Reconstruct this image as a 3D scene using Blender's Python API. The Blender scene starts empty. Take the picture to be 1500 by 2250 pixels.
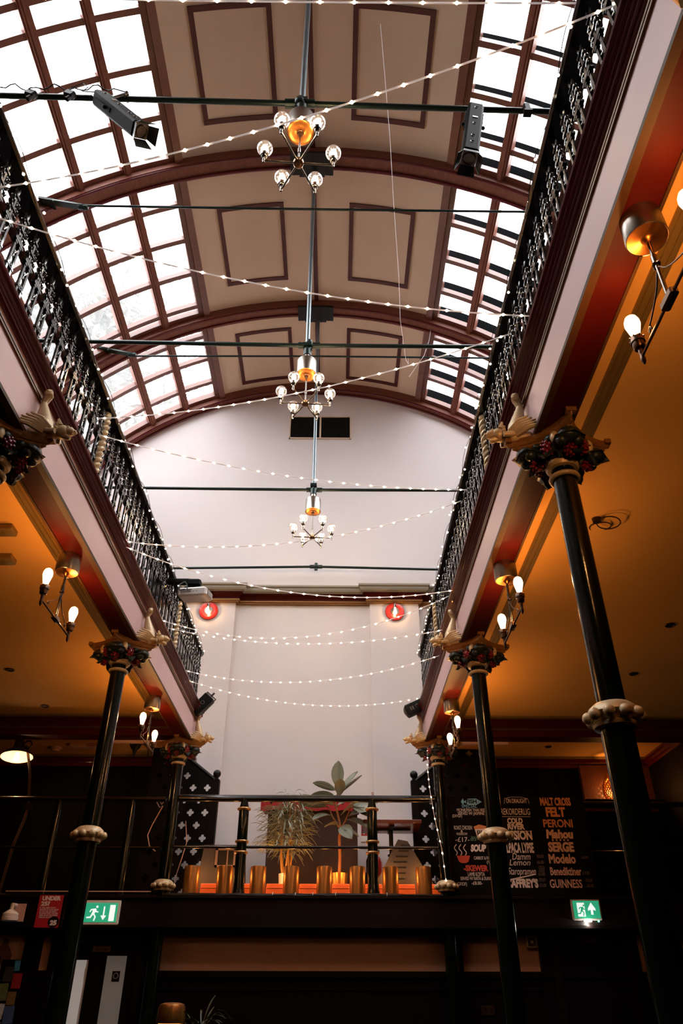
import bpy, math, random
from math import sin, cos, pi, radians
from mathutils import Matrix, Vector

random.seed(7)
SC = bpy.context.scene
COL = SC.collection

# ------------------------------------------------------------------ camera
def _cam():
    p, yaw, roll = 0.5903, 0.0079, 0.0025
    f = Vector((sin(yaw) * cos(p), cos(yaw) * cos(p), sin(p)))
    r = Vector((cos(yaw), -sin(yaw), 0.0))
    u = r.cross(f)
    r, u = r * cos(roll) + u * sin(roll), u * cos(roll) - r * sin(roll)
    cd = bpy.data.cameras.new('camera')
    co = bpy.data.objects.new('camera', cd)
    COL.objects.link(co)
    m = Matrix((r, u, -f)).transposed().to_4x4()
    m.translation = Vector((0.339, 0.0, 1.5))
    co.matrix_world = m
    cd.sensor_fit = 'VERTICAL'
    cd.sensor_height = 36.0
    cd.lens = 1604.92 / 2250 * 36
    cd.clip_start = 0.02
    SC.camera = co
_cam()

# ------------------------------------------------------------------ sky and exposure
SKY = 4.3
W = bpy.data.worlds.new('overcast_sky')
SC.world = W
W.use_nodes = True
bg = W.node_tree.nodes['Background']
bg.inputs[0].default_value = (0.96, 0.967, 0.988, 1)
bg.inputs[1].default_value = SKY
vs = SC.view_settings
vs.view_transform = 'Standard'
vs.look = 'None'
vs.exposure = 1.36
vs.gamma = 1.0
vs.use_curve_mapping = False
SC.cycles.max_bounces = 8
SC.cycles.diffuse_bounces = 5
SC.cycles.transparent_max_bounces = 12
SC.cycles.caustics_reflective = False
SC.cycles.caustics_refractive = False
SC.cycles.sample_clamp_indirect = 4.0

# ------------------------------------------------------------------ materials
def lin(c):
    c = c / 255.0
    return c / 12.92 if c <= 0.04045 else ((c + 0.055) / 1.055) ** 2.4
def rgb(r, g, b):
    return (lin(r), lin(g), lin(b), 1.0)

def mat(name, col, rough=0.5, metal=0.0, bump=0.0, bscale=40.0, var=0.0, vscale=6.0, coat=0.0, stretch=None, spec=0.5):
    """principled surface; var mixes in a darker/lighter noise, bump adds fine grain"""
    m = bpy.data.materials.new(name)
    m.use_nodes = True
    nt = m.node_tree
    b = nt.nodes['Principled BSDF']
    b.inputs['Base Color'].default_value = col
    b.inputs['Roughness'].default_value = rough
    b.inputs['Metallic'].default_value = metal
    b.inputs['Coat Weight'].default_value = coat
    b.inputs['Specular IOR Level'].default_value = spec
    if var or bump:
        tc = nt.nodes.new('ShaderNodeTexCoord')
        mp = nt.nodes.new('ShaderNodeMapping')
        nt.links.new(tc.outputs['Object'], mp.inputs[0])
        if stretch:
            mp.inputs['Scale'].default_value = stretch
    if var:
        n = nt.nodes.new('ShaderNodeTexNoise')
        n.inputs['Scale'].default_value = vscale
        n.inputs['Detail'].default_value = 6
        nt.links.new(mp.outputs[0], n.inputs['Vector'])
        mx = nt.nodes.new('ShaderNodeMix')
        mx.data_type = 'RGBA'
        mx.inputs[6].default_value = tuple(c * (1 - var) for c in col[:3]) + (1,)
        mx.inputs[7].default_value = tuple(min(1, c * (1 + var)) for c in col[:3]) + (1,)
        nt.links.new(n.outputs['Fac'], mx.inputs[0])
        nt.links.new(mx.outputs[2], b.inputs['Base Color'])
    if bump:
        n2 = nt.nodes.new('ShaderNodeTexNoise')
        n2.inputs['Scale'].default_value = bscale
        n2.inputs['Detail'].default_value = 4
        nt.links.new(mp.outputs[0], n2.inputs['Vector'])
        bp = nt.nodes.new('ShaderNodeBump')
        bp.inputs['Strength'].default_value = bump
        bp.inputs['Distance'].default_value = 0.01
        nt.links.new(n2.outputs['Fac'], bp.inputs['Height'])
        nt.links.new(bp.outputs[0], b.inputs['Normal'])
    return m

def glow(name, col, strength, base=None):
    m = mat(name, base or col, 0.4)
    b = m.node_tree.nodes['Principled BSDF']
    b.inputs['Emission Color'].default_value = col
    b.inputs['Emission Strength'].default_value = strength
    return m

def glass(name, tint=(1, 1, 1, 1), haze=0.0, gloss=0.08, emit=0.0, ecol=(1, .6, .3, 1)):
    """thin sheet glass: mostly see-through, a rim of gloss, a little dirt"""
    m = bpy.data.materials.new(name)
    m.use_nodes = True
    nt = m.node_tree
    for n in list(nt.nodes):
        nt.nodes.remove(n)
    out = nt.nodes.new('ShaderNodeOutputMaterial')
    tr = nt.nodes.new('ShaderNodeBsdfTransparent')
    tr.inputs[0].default_value = tint
    gl = nt.nodes.new('ShaderNodeBsdfGlossy')
    gl.inputs['Roughness'].default_value = 0.05
    lw = nt.nodes.new('ShaderNodeLayerWeight')
    lw.inputs[0].default_value = 0.35
    mul = nt.nodes.new('ShaderNodeMath')
    mul.operation = 'MULTIPLY_ADD'
    mul.inputs[1].default_value = 0.45 if gloss else 0.0
    mul.inputs[2].default_value = gloss * 0.4
    nt.links.new(lw.outputs['Facing'], mul.inputs[0])
    mx = nt.nodes.new('ShaderNodeMixShader')
    nt.links.new(mul.outputs[0], mx.inputs[0])
    nt.links.new(tr.outputs[0], mx.inputs[1])
    nt.links.new(gl.outputs[0], mx.inputs[2])
    last = mx
    if haze:
        tl = nt.nodes.new('ShaderNodeBsdfTranslucent')
        tl.inputs[0].default_value = (.95, .97, 1, 1)
        m2 = nt.nodes.new('ShaderNodeMixShader')
        m2.inputs[0].default_value = haze
        nt.links.new(last.outputs[0], m2.inputs[1])
        nt.links.new(tl.outputs[0], m2.inputs[2])
        last = m2
    if emit:
        em = nt.nodes.new('ShaderNodeEmission')
        em.inputs[0].default_value = ecol
        em.inputs[1].default_value = emit
        ad = nt.nodes.new('ShaderNodeAddShader')
        nt.links.new(last.outputs[0], ad.inputs[0])
        nt.links.new(em.outputs[0], ad.inputs[1])
        last = ad
    nt.links.new(last.outputs[0], out.inputs[0])
    return m

M = {}
M['wall'] = mat('pale_plaster', rgb(228, 220, 219), 0.75, bump=0.15, bscale=60, var=0.03, vscale=1.5)
M['cream'] = mat('cream_ceiling_paint', rgb(224, 198, 174), 0.8, bump=0.2, bscale=80, var=0.04, vscale=3)
M['sidewall'] = mat('brown_side_wall', rgb(110, 85, 75), 0.8, var=0.1)
M['rib'] = mat('varnished_red_brown_wood', rgb(122, 70, 54), 0.5, var=0.5, vscale=9, spec=0.3, bump=0.1, stretch=(1, 1, 8))
M['sash'] = mat('varnished_window_wood', rgb(110, 62, 50), 0.35, var=0.35, vscale=12, coat=0.3)
M['maroon'] = mat('maroon_gloss_paint', rgb(92, 14, 26), 0.3, coat=0.4, var=0.15)
M['dkmaroon'] = mat('dark_maroon_paint', rgb(78, 22, 22), 0.5, var=0.15)
M['pink'] = mat('pale_pink_fascia_paint', rgb(212, 174, 172), 0.45, var=0.05, vscale=3, bump=0.05)
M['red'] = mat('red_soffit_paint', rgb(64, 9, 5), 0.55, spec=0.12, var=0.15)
M['gold'] = mat('gold_paint', rgb(140, 96, 48), 0.45, metal=0.3, var=0.25, vscale=30)
M['bronze'] = mat('bronze_line_paint', rgb(96, 62, 30), 0.4, metal=0.4, var=0.2)
M['olive'] = mat('olive_gold_moulding', rgb(128, 104, 56), 0.45, metal=0.2, var=0.15)
M['giltedge'] = mat('dull_gilt_edge', rgb(68, 44, 22), 0.55, spec=0.2)
M['orange'] = mat('ochre_gallery_ceiling', rgb(244, 184, 94), 0.8, var=0.04, vscale=2, bump=0.1)
M['ivory'] = mat('ivory_gilt_carving', rgb(205, 180, 140), 0.4, var=0.3, vscale=25, metal=0.15)
M['green'] = mat('bottle_green_gloss', rgb(8, 15, 12), 0.16, bump=0.08, bscale=40, var=0.2, spec=0.4)
M['leaf'] = mat('painted_dark_leaf', rgb(32, 42, 40), 0.4, var=0.3, vscale=30)
M['berry'] = mat('painted_berry_red', rgb(120, 16, 34), 0.25, coat=0.4)
M['black'] = mat('black_satin', rgb(12, 12, 13), 0.45, spec=0.3)
M['iron'] = mat('black_gloss_iron', rgb(22, 24, 26), 0.2, coat=0.7, bump=0.2, bscale=60)
M['railwood'] = mat('black_rail_lacquer', rgb(14, 12, 13), 0.25, coat=0.5)
M['rod'] = mat('dark_green_rod', rgb(34, 50, 48), 0.3, metal=0.4)
M['pipe'] = mat('galvanised_pipe', rgb(120, 132, 138), 0.3, metal=0.7)
M['steel'] = mat('brushed_steel', rgb(170, 162, 152), 0.28, metal=1.0)
M['nickel'] = mat('dark_nickel', rgb(120, 112, 104), 0.22, metal=1.0)
M['copper'] = mat('copper_disc', rgb(168, 104, 48), 0.36, metal=1.0)
M['darkbrass'] = mat('aged_brass', rgb(110, 84, 66), 0.3, metal=0.9)
M['brass'] = mat('brushed_brass', rgb(168, 118, 64), 0.34, metal=0.75, var=0.35, vscale=10, stretch=(14, 14, .4))
M['darkwood'] = mat('very_dark_stained_wood', rgb(15, 7, 6), 0.45, var=0.3, vscale=8, stretch=(3, 3, .5), spec=0.2)
M['blackwood'] = mat('blackened_panelling', rgb(7, 4, 4), 0.55, var=0.3, spec=0.12)
M['floor'] = mat('dark_floorboards', rgb(24, 16, 13), 0.5, var=0.4, vscale=4)
M['blockwood'] = mat('orange_brown_wood', rgb(186, 92, 46), 0.4, var=0.4, vscale=14, stretch=(1, 1, 6))
M['tan'] = mat('dusky_pink_plaster', rgb(205, 165, 152), 0.8, var=0.05)
M['white'] = mat('white_plastic', rgb(232, 230, 228), 0.4)
M['upstand'] = mat('dark_dull_paint', rgb(14, 15, 16), 0.95, spec=0.0)
M['greygreen'] = mat('sage_cornice_paint', rgb(150, 144, 130), 0.5)
M['pane'] = glass('dusty_skylight_glass', (1, 1, 1, 1), haze=0.035, gloss=0.06)
M['globe'] = glass('clear_bulb_glass', (.97, .93, .88, 1), gloss=0.25, emit=0.06, ecol=(1, .75, .6, 1))
M['filament'] = glow('lit_filament', (1, .78, .52, 1), 55)
M['warmbulb'] = glass('glowing_bulb_glass', (1, .85, .65, 1), gloss=0.1, emit=1.1, ecol=(1, .62, .32, 1))
M['fairy'] = glow('fairy_light_glow', (1, .82, .6, 1), 5)
M['fairywire'] = mat('clear_silver_wire', rgb(245, 240, 240), 0.4)
_nt = M['fairywire'].node_tree
_tl = _nt.nodes.new('ShaderNodeBsdfTranslucent')
_tl.inputs[0].default_value = (.95, .93, .93, 1)
_ms = _nt.nodes.new('ShaderNodeMixShader')
_ms.inputs[0].default_value = .6
_nt.links.new(_nt.nodes['Principled BSDF'].outputs[0], _ms.inputs[1])
_nt.links.new(_tl.outputs[0], _ms.inputs[2])
_nt.links.new(_ms.outputs[0], _nt.nodes['Material Output'].inputs[0])

# ------------------------------------------------------------------ mesh builder
class MB:
    def __init__(s):
        s.v, s.f, s.sm = [], [], []
    def add(s, vs_, fs, mtx=None, smooth=False):
        o = len(s.v)
        s.v += [tuple(mtx @ Vector(p)) for p in vs_] if mtx is not None else [tuple(p) for p in vs_]
        s.f += [[i + o for i in f] for f in fs]
        s.sm += [smooth] * len(fs)
        return s
    def box(s, a, b, mtx=None):
        (x0, y0, z0), (x1, y1, z1) = a, b
        v = [(x0, y0, z0), (x1, y0, z0), (x1, y1, z0), (x0, y1, z0), (x0, y0, z1), (x1, y0, z1), (x1, y1, z1), (x0, y1, z1)]
        return s.add(v, [(3, 2, 1, 0), (4, 5, 6, 7), (0, 1, 5, 4), (1, 2, 6, 5), (2, 3, 7, 6), (3, 0, 4, 7)], mtx)
    def cbox(s, c, d, mtx=None):
        return s.box([c[i] - d[i] / 2 for i in range(3)], [c[i] + d[i] / 2 for i in range(3)], mtx)
    def rbox(s, a, b, r=0.01, mtx=None):
        """box with bevelled vertical and top edges (octagonal plan, chamfered ends)"""
        (x0, y0, z0), (x1, y1, z1) = a, b
        def ring(z, k):
            k2 = r - k + k
            i = k
            return [(x0 + i + r, y0 + i, z), (x1 - i - r, y0 + i, z), (x1 - i, y0 + i + r, z), (x1 - i, y1 - i - r, z),
                    (x1 - i - r, y1 - i, z), (x0 + i + r, y1 - i, z), (x0 + i, y1 - i - r, z), (x0 + i, y0 + i + r, z)]
        rs = [ring(z0, r), ring(z0 + r, 0), ring(z1 - r, 0), ring(z1, r)]
        v = [p for q in rs for p in q]
        f = [tuple(range(7, -1, -1)), tuple(range(24, 32))]
        for j in range(3):
            for i in range(8):
                f.append((j * 8 + i, j * 8 + (i + 1) % 8, j * 8 + 8 + (i + 1) % 8, j * 8 + 8 + i))
        return s.add(v, f, mtx)
    def tube(s, pts, r, n=8, cap=True, mtx=None, closed=False):
        pts = [Vector(p) for p in pts]
        k = len(pts)
        rr = r if isinstance(r, (list, tuple)) else [r] * k
        v, f = [], []
        up = None
        for i, p in enumerate(pts):
            a = pts[i - 1] if (i > 0 or closed) else p
            b = pts[(i + 1) % k] if (i < k - 1 or closed) else p
            t = (b - a)
            t = t.normalized() if t.length > 1e-9 else Vector((0, 0, 1))
            if up is None:
                up = Vector((0, 0, 1)) if abs(t.z) < 0.9 else Vector((1, 0, 0))
            side = t.cross(up)
            if side.length < 1e-6:
                side = t.cross(Vector((0.3, 1, 0.2)))
            side.normalize()
            up = side.cross(t).normalized()
            for j in range(n):
                an = 2 * pi * j / n
                v.append(p + (side * cos(an) + up * sin(an)) * rr[i])
        for i in range(k if closed else k - 1):
            i2 = (i + 1) % k
            for j in range(n):
                f.append((i * n + j, i * n + (j + 1) % n, i2 * n + (j + 1) % n, i2 * n + j))
        s.add(v, f, mtx, True)
        if cap and not closed:
            s.add(v[:n], [tuple(range(n - 1, -1, -1))], mtx)
            s.add(v[-n:], [tuple(range(n))], mtx)
        return s
    def lathe(s, prof, n=20, mtx=None, a0=0.0, a1=2 * pi, smooth=True):
        """prof: (radius, z) pairs, turned about z"""
        full = abs(a1 - a0 - 2 * pi) < 1e-6
        m = n if full else n + 1
        v, f = [], []
        for r, z in prof:
            for j in range(m):
                a = a0 + (a1 - a0) * j / n
                v.append((r * cos(a), r * sin(a), z))
        for i in range(len(prof) - 1):
            for j in range(n):
                j2 = (j + 1) % m
                f.append((i * m + j, i * m + j2, (i + 1) * m + j2, (i + 1) * m + j))
        return s.add(v, f, mtx, smooth)
    def cyl(s, c, r, h, n=20, mtx=None, smooth=True):
        m = Matrix.Translation(c)
        m = mtx @ m if mtx is not None else m
        return s.lathe([(0, 0), (r, 0), (r, 0), (r, h), (r, h), (0, h)], n, m, smooth=smooth)
    def ball(s, c, r, n=12, k=8, mtx=None, sc=(1, 1, 1)):
        m = Matrix.Translation(c) @ Matrix.Diagonal((sc[0], sc[1], sc[2], 1))
        m = mtx @ m if mtx is not None else m
        return s.lathe([(r * sin(pi * i / k), -r * cos(pi * i / k)) for i in range(k + 1)], n, m)
    def torus(s, c, R, r, n=20, k=8, mtx=None, axis='z', a0=0, a1=2 * pi):
        rot = {'z': Matrix.Identity(4), 'x': Matrix.Rotation(pi / 2, 4, 'Y'), 'y': Matrix.Rotation(pi / 2, 4, 'X')}[axis]
        m = Matrix.Translation(c) @ rot
        m = mtx @ m if mtx is not None else m
        full = abs(a1 - a0 - 2 * pi) < 1e-6
        pts = [(R * cos(a0 + (a1 - a0) * i / n), R * sin(a0 + (a1 - a0) * i / n), 0) for i in range(n if full else n + 1)]
        return s.tube(pts, r, k, mtx=m, closed=full)
    def prism(s, poly, d0, d1, axis='y', mtx=None):
        """extrude a 2-D polygon; axis y: poly is (x,z); axis x: (y,z); axis z: (x,y)"""
        def P(p, d):
            return {'y': (p[0], d, p[1]), 'x': (d, p[0], p[1]), 'z': (p[0], p[1], d)}[axis]
        n = len(poly)
        v = [P(p, d0) for p in poly] + [P(p, d1) for p in poly]
        f = [tuple(range(n)), tuple(range(2 * n - 1, n - 1, -1))]
        f += [(i, i + n, (i + 1) % n + n, (i + 1) % n) for i in range(n)]
        return s.add(v, f, mtx)
    def poly(s, pts, mtx=None):
        return s.add(pts, [tuple(range(len(pts)))], mtx)
    def mesh(s, name, m):
        me = bpy.data.meshes.new(name)
        me.from_pydata(s.v, [], s.f)
        for p, q in zip(me.polygons, s.sm):
            p.use_smooth = q
        for mm in (m if isinstance(m, (list, tuple)) else [m]):
            me.materials.append(mm)
        import bmesh
        bm = bmesh.new()
        bm.from_mesh(me)
        bmesh.ops.remove_doubles(bm, verts=bm.verts, dist=1e-6)
        bmesh.ops.recalc_face_normals(bm, faces=bm.faces)
        bm.to_mesh(me)
        bm.free()
        if any(s.sm):
            me.set_sharp_from_angle(angle=radians(42))
        return me
    def obj(s, name, m, parent=None, loc=None, label=None):
        o = bpy.data.objects.new(name, s.mesh(name, m))
        COL.objects.link(o)
        if parent is not None:
            o.parent = parent
        if loc is not None:
            o.location = loc
        if label:
            o['label'] = label
        return o

def thing(name, label, cat, loc=(0, 0, 0), group=None, rz=0.0):
    o = bpy.data.objects.new(name, None)
    o.empty_display_size = 0.05
    COL.objects.link(o)
    o.location = loc
    o.rotation_euler = (0, 0, rz)
    return tag(o, label, cat, group)
def tag(o, label, cat, group=None):
    o['label'] = label
    o['category'] = cat
    if group:
        o['group'] = group
    return o
def struct(o):
    o['kind'] = 'structure'
    return o
def empty_struct(name, loc=(0, 0, 0)):
    o = bpy.data.objects.new(name, None)
    COL.objects.link(o)
    o.location = loc
    return struct(o)
def copy_tree(o, parent=None):
    c = o.copy()
    COL.objects.link(c)
    if parent is not None:
        c.parent = parent
    for ch in list(KIDS.get(o.name, o.children)):
        copy_tree(ch, c)
    return c
KIDS = {}
def dup(root, loc, label=None, rz=None, sx=None):
    c = copy_tree(root)
    c.location = loc
    if rz is not None:
        c.rotation_euler = (0, 0, rz)
    if sx is not None:
        c.scale = sx
    if label:
        c['label'] = label
    return c
def lamp(name, loc, power, col, parent=None, r=0.02):
    l = bpy.data.lights.new(name, 'POINT')
    l.energy = power
    l.color = col
    l.shadow_soft_size = r
    o = bpy.data.objects.new(name, l)
    COL.objects.link(o)
    o.location = loc
    if parent is not None:
        o.parent = parent
    return o

def text_into(mb, body, mtx, size=0.1, width=None, shear=0.0, extrude=0.002, bold=0.0, align='CENTER'):
    """lettering: text in the local x-y plane of mtx; width squeezes it to that width"""
    cu = bpy.data.curves.new('t', 'FONT')
    cu.body = body
    cu.size = size
    cu.shear = shear
    cu.align_x = align
    cu.align_y = 'CENTER'
    cu.extrude = extrude
    cu.offset = bold
    cu.resolution_u = 3
    ob = bpy.data.objects.new('t', cu)
    me = bpy.data.meshes.new_from_object(ob)
    xs = [v.co.x for v in me.vertices] or [0, 1]
    w = max(xs) - min(xs)
    k = width / w if width and w > 1e-6 else 1.0
    mb.add([(v.co.x * k, v.co.y, v.co.z) for v in me.vertices], [tuple(p.vertices) for p in me.polygons], mtx)
    bpy.data.objects.remove(ob)
    bpy.data.curves.remove(cu)
    bpy.data.meshes.remove(me)
    return mb
def FACE(x, y, z):
    """frame for something flat facing the room (-y): local x -> x, local y -> z, out -> -y"""
    return Matrix(((1, 0, 0, x), (0, 0, -1, y), (0, 1, 0, z), (0, 0, 0, 1)))
# ------------------------------------------------------------------ the vault
CX, CZ, R0 = -0.07, 6.8, 5.6
YB, YE, YF = -5.0, 11.5, 0.0      # back of the hall, face of the end wall
def VP(deg, y, r=R0):
    a = radians(deg)
    return (CX + r * sin(a), y, CZ + r * cos(a))
def arc_sheet(mb, a0, a1, y0, y1, r0, r1, n=24):
    """a curved slab between two angles, two y's and two radii"""
    v, f = [], []
    for i in range(n + 1):
        a = a0 + (a1 - a0) * i / n
        v += [VP(a, y0, r0), VP(a, y1, r0), VP(a, y1, r1), VP(a, y0, r1)]
    for i in range(n):
        b, c = i * 4, i * 4 + 4
        for j in range(4):
            k = (j + 1) % 4
            f.append((b + j, b + k, c + k, c + j))
    f += [(0, 3, 2, 1), (n * 4, n * 4 + 1, n * 4 + 2, n * 4 + 3)]
    return mb.add(v, f)
AL, AR = -21.0, 22.0             # edges of the plastered crown of the vault
AM = 60.0                        # foot of the skylights
struct(arc_sheet(MB(), AL, AR, YB, YE + .1, R0, R0 + .12, 32).obj('ceiling', M['cream']))

# ribs (trim): a deep wooden arch with a maroon roll on its lower edge
RIBS = [(0.12, 0.42), (3.22, 3.50), (6.20, 6.46), (9.15, 9.38), (11.34, 11.52)]
for k, (y0, y1) in enumerate(RIBS):
    root = empty_struct('trim_%d' % (k + 1))
    arc_sheet(MB(), -66, 66, y0, y1, R0 - .17, R0 + .02, 60).obj('arch', M['rib'], root)
    b = MB()
    for yy, rr, ra in ((y1 - .03, R0 - .185, .028), (y0 + .03, R0 - .18, .02)):
        b.tube([VP(-66 + 132 * i / 60, yy, rr) for i in range(61)], ra, 8)
    b.obj('roll_moulding', M['maroon'], root)
    if 0 < k < 4:
        b = MB()
        arc_sheet(b, -3.6, 3.4, y0 - .03, y1 + .06, R0 - .235, R0 - .175, 4)
        arc_sheet(b, -2.2, 2.0, y0 - .05, y1 + .08, R0 - .255, R0 - .235, 4)
        b.obj('crown_plate', M['black'], root)
# ridge strip and panel mouldings
b = arc_sheet(MB(), -.35, .42, YB, YE, R0 - .035, R0 + .01, 2)
struct(b.obj('trim_6', M['dkmaroon']))
n = 7
for (y0, y1) in ((4.22, 5.76), (7.12, 8.66), (9.80, 11.18)):
    for (a0, a1) in ((-16.3, -5.1), (6.0, 17.2)):
        b = MB()
        da, dy = .72, .07
        arc_sheet(b, a0, a1, y0, y0 + dy, R0 - .022, R0 + .005, 8)
        arc_sheet(b, a0, a1, y1 - dy, y1, R0 - .022, R0 + .005, 8)
        arc_sheet(b, a0, a0 + da, y0, y1, R0 - .02, R0 + .005, 2)
        arc_sheet(b, a1 - da, a1, y0, y1, R0 - .02, R0 + .005, 2)
        struct(b.obj('trim_%d' % n, M['dkmaroon']))
        n += 1

for s in (-1, 1):                                       # unseen vault sides closed behind the viewer to keep stray sky light out
    a0, a1 = sorted((s * 20.8, s * 66.5))
    struct(arc_sheet(MB(), a0, a1, YB, .43, R0 + .01, R0 + .12, 24).obj('ceiling_closure_' + ('left' if s < 0 else 'right'), M['cream']))

# skylights: one per bay and side
BAYS = [(0.42, 3.22), (3.50, 6.20), (6.46, 9.15), (9.38, 11.34)]
LB = {0: [.8, 1.45, 2.1, 2.75], 1: [3.85, 4.18, 4.86, 5.53], 2: [6.92, 7.56, 8.23, 8.93], 3: [9.66, 10.24, 10.88]}
RB = {0: [1.1, 1.8, 2.5], 1: [3.83, 4.5, 5.15, 5.78], 2: [7.18, 7.87, 8.53], 3: [9.62, 10.16, 10.68]}
wn = 1
for side in (-1, 1):
    for k, (y0, y1) in enumerate(BAYS):
        root = empty_struct('window_%d' % wn)
        wn += 1
        s = side
        a_in = 21.0 if s < 0 else 22.0
        cols = [a_in + 1.6 + 7.6 * i for i in range(6)]
        cols[0] = a_in + 1.1
        b = MB()                                           # moulded frame
        arc_sheet(b, s * (a_in - .5), s * (a_in + .7), y0, y1, R0 - .10, R0 + .06, 2)
        arc_sheet(b, s * (a_in + .7), s * (a_in + 1.6), y0, y1, R0 - .05, R0 + .09, 2)
        arc_sheet(b, s * a_in, s * AM, y0 - .02, y0 + .07, R0 - .05, R0 + .09, 20)
        arc_sheet(b, s * a_in, s * AM, y1 - .07, y1 + .02, R0 - .05, R0 + .09, 20)
        arc_sheet(b, s * (AM - 1), s * (AM + .5), y0, y1, R0 - .05, R0 + .09, 2)
        b.obj('frame', M['sash'], root)
        b = MB()                                           # long mullions
        for i in range(1, 6):
            a = a_in + .6 + 7.65 * i
            arc_sheet(b, s * (a - .72), s * (a + .72), y0, y1, R0 - .07, R0 + .08, 2)
            arc_sheet(b, s * (a - .45), s * (a + .45), y0, y1, R0 - .10, R0 - .07, 2)
            arc_sheet(b, s * (a - .18), s * (a + .18), y0, y1, R0 - .115, R0 - .10, 2)
        b.obj('mullion', M['rib'], root)
        b = MB()                                           # glazing bars across
        for yy in (LB if s < 0 else RB)[k]:
            arc_sheet(b, s * a_in, s * AM, yy - .04, yy + .04, R0 - .045, R0 + .05, 24)
        b.obj('glazing_bar', M['sash'], root)
        if s > 0:                                          # upstands of the opening lights on this side
            b = MB()
            for yy in (RB[k] + [y1 - .06]):
                arc_sheet(b, s * (a_in + 1), s * AM, yy - .012, yy + .012, R0 + .05, R0 + .25, 24)
            b.obj('upstand', M['upstand'], root)
        rp = R0 + (.055 if s < 0 else .255)
        arc_sheet(MB(), s * (a_in + .3), s * (AM - .2), y0 + .02, y1 - .02, rp, rp + .006, 24).obj('pane', M['pane'], root)

# end wall under the arch, back wall, side walls, floors
def half_section(zb, r=R0 + .1, a=AM + 6):
    pts = [VP(-a + 2 * a * i / 48, 0, r) for i in range(49)]
    pts = [(p[0], p[2]) for p in pts]
    return [(pts[0][0], zb)] + pts + [(pts[-1][0], zb)]
struct(MB().prism(half_section(2.5), YE, YE + .2).obj('wall_back', M['wall']))
struct(MB().prism(half_section(0), YB - .2, YB).obj('wall_front', M['blackwood']))
XS = VP(AM + 6, 0, R0)[0]
XW = abs(XS) + .02
for s, nm in ((-1, 'wall_left'), (1, 'wall_right')):
    b = MB()
    x0, x1 = sorted((s * XW, s * (XW + .2)))
    b.box((x0, YB, 0), (x1, YE + .2, 9.4))
    arc_sheet(b, s * (AM + .4), s * (AM + 7), YB, YE + .1, R0, R0 + .15, 6)
    struct(b.obj(nm, M['sidewall']))
struct(MB().box((-XW, YB, -.1), (XW, YE, 0)).obj('floor', M['floor']))
XW -= .0

# gallery: slab, ochre ceiling, soffit beam, pink fascia and mouldings, each side
XG = 1.50
YG = 9.62
for s, nm in ((-1, 'left'), (1, 'right')):
    def bx(b, xa, xb, y0, y1, z0, z1):
        xa, xb = sorted((s * xa, s * xb))
        return b.box((xa, y0, z0), (xb, y1, z1))
    struct(bx(MB(), 1.55, XW, YB, YG + .0, 4.60, 4.70).obj('gallery_floor_' + nm, M['darkwood']))
    b = bx(MB(), 1.66, XW, YB, YG, 4.55, 4.60)
    struct(bx(b, 1.98, XW, YG, YE, 4.55, 4.60).obj('gallery_ceiling_' + nm, M['orange']))
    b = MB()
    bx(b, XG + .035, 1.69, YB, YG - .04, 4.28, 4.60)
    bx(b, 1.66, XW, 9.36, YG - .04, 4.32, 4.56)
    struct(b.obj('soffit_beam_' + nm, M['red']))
    b = MB()
    bx(b, XG, XG + .04, YB, YG, 4.285, 4.72)
    bx(b, XG, 2.6, YG - .04, YG, 4.285, 4.72)
    struct(b.obj('fascia_' + nm, M['pink']))
    b = MB()                                                # gilt edges under the fascia and beside the soffit
    for prof in ([(1.497, 4.275), (1.535, 4.268), (1.535, 4.30), (1.497, 4.30)], [(1.685, 4.27), (1.70, 4.27), (1.70, 4.33), (1.685, 4.33)]):
        b.prism([(s * p[0], p[1]) for p in prof], YB, YG)
    b.prism([(9.345, 4.40), (9.36, 4.40), (9.36, 4.43), (9.345, 4.43)], s * 1.7, s * XW, 'x')
    struct(b.obj('gilt_edge_' + nm, M['giltedge']))
    b = MB()
    for z0, z1, o in ((4.567, 4.580, .012), (4.588, 4.602, .014)):
        bx(b, XG - o, XG + .002, YB, YG + o, z0, z1)
        bx(b, XG, 2.6, YG, YG + o, z0, z1)
    struct(b.obj('bronze_line_' + nm, M['bronze']))
    b = MB()                                                # fluted maroon cornice
    prof = [(1.505, 4.645), (1.485, 4.645), (1.485, 4.655), (1.47, 4.657), (1.47, 4.672), (1.458, 4.674), (1.458, 4.69), (1.442, 4.693), (1.442, 4.708),
            (1.425, 4.712), (1.42, 4.722), (1.425, 4.735), (1.505, 4.735)]
    b.prism([(s * p[0], p[1]) for p in prof], YB, YG + .07)
    b.prism([(YG + XG - p[0], p[1]) for p in prof], s * 1.43, s * 2.6, 'x')
    struct(b.obj('cornice_' + nm, M['maroon']))
    b = MB()                                                # olive moulding run along the ochre ceiling
    for (xa, xb, dz) in ((1.90, 1.99, .018), (1.915, 1.935, .034), (1.955, 1.975, .030)):
        bx(b, xa, xb, YB, 9.36, 4.55 - dz, 4.551)
    bx(b, 1.90, XW, 9.22, 9.28, 4.525, 4.551)
    struct(b.obj('ceiling_moulding_' + nm, M['olive']))
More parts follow.
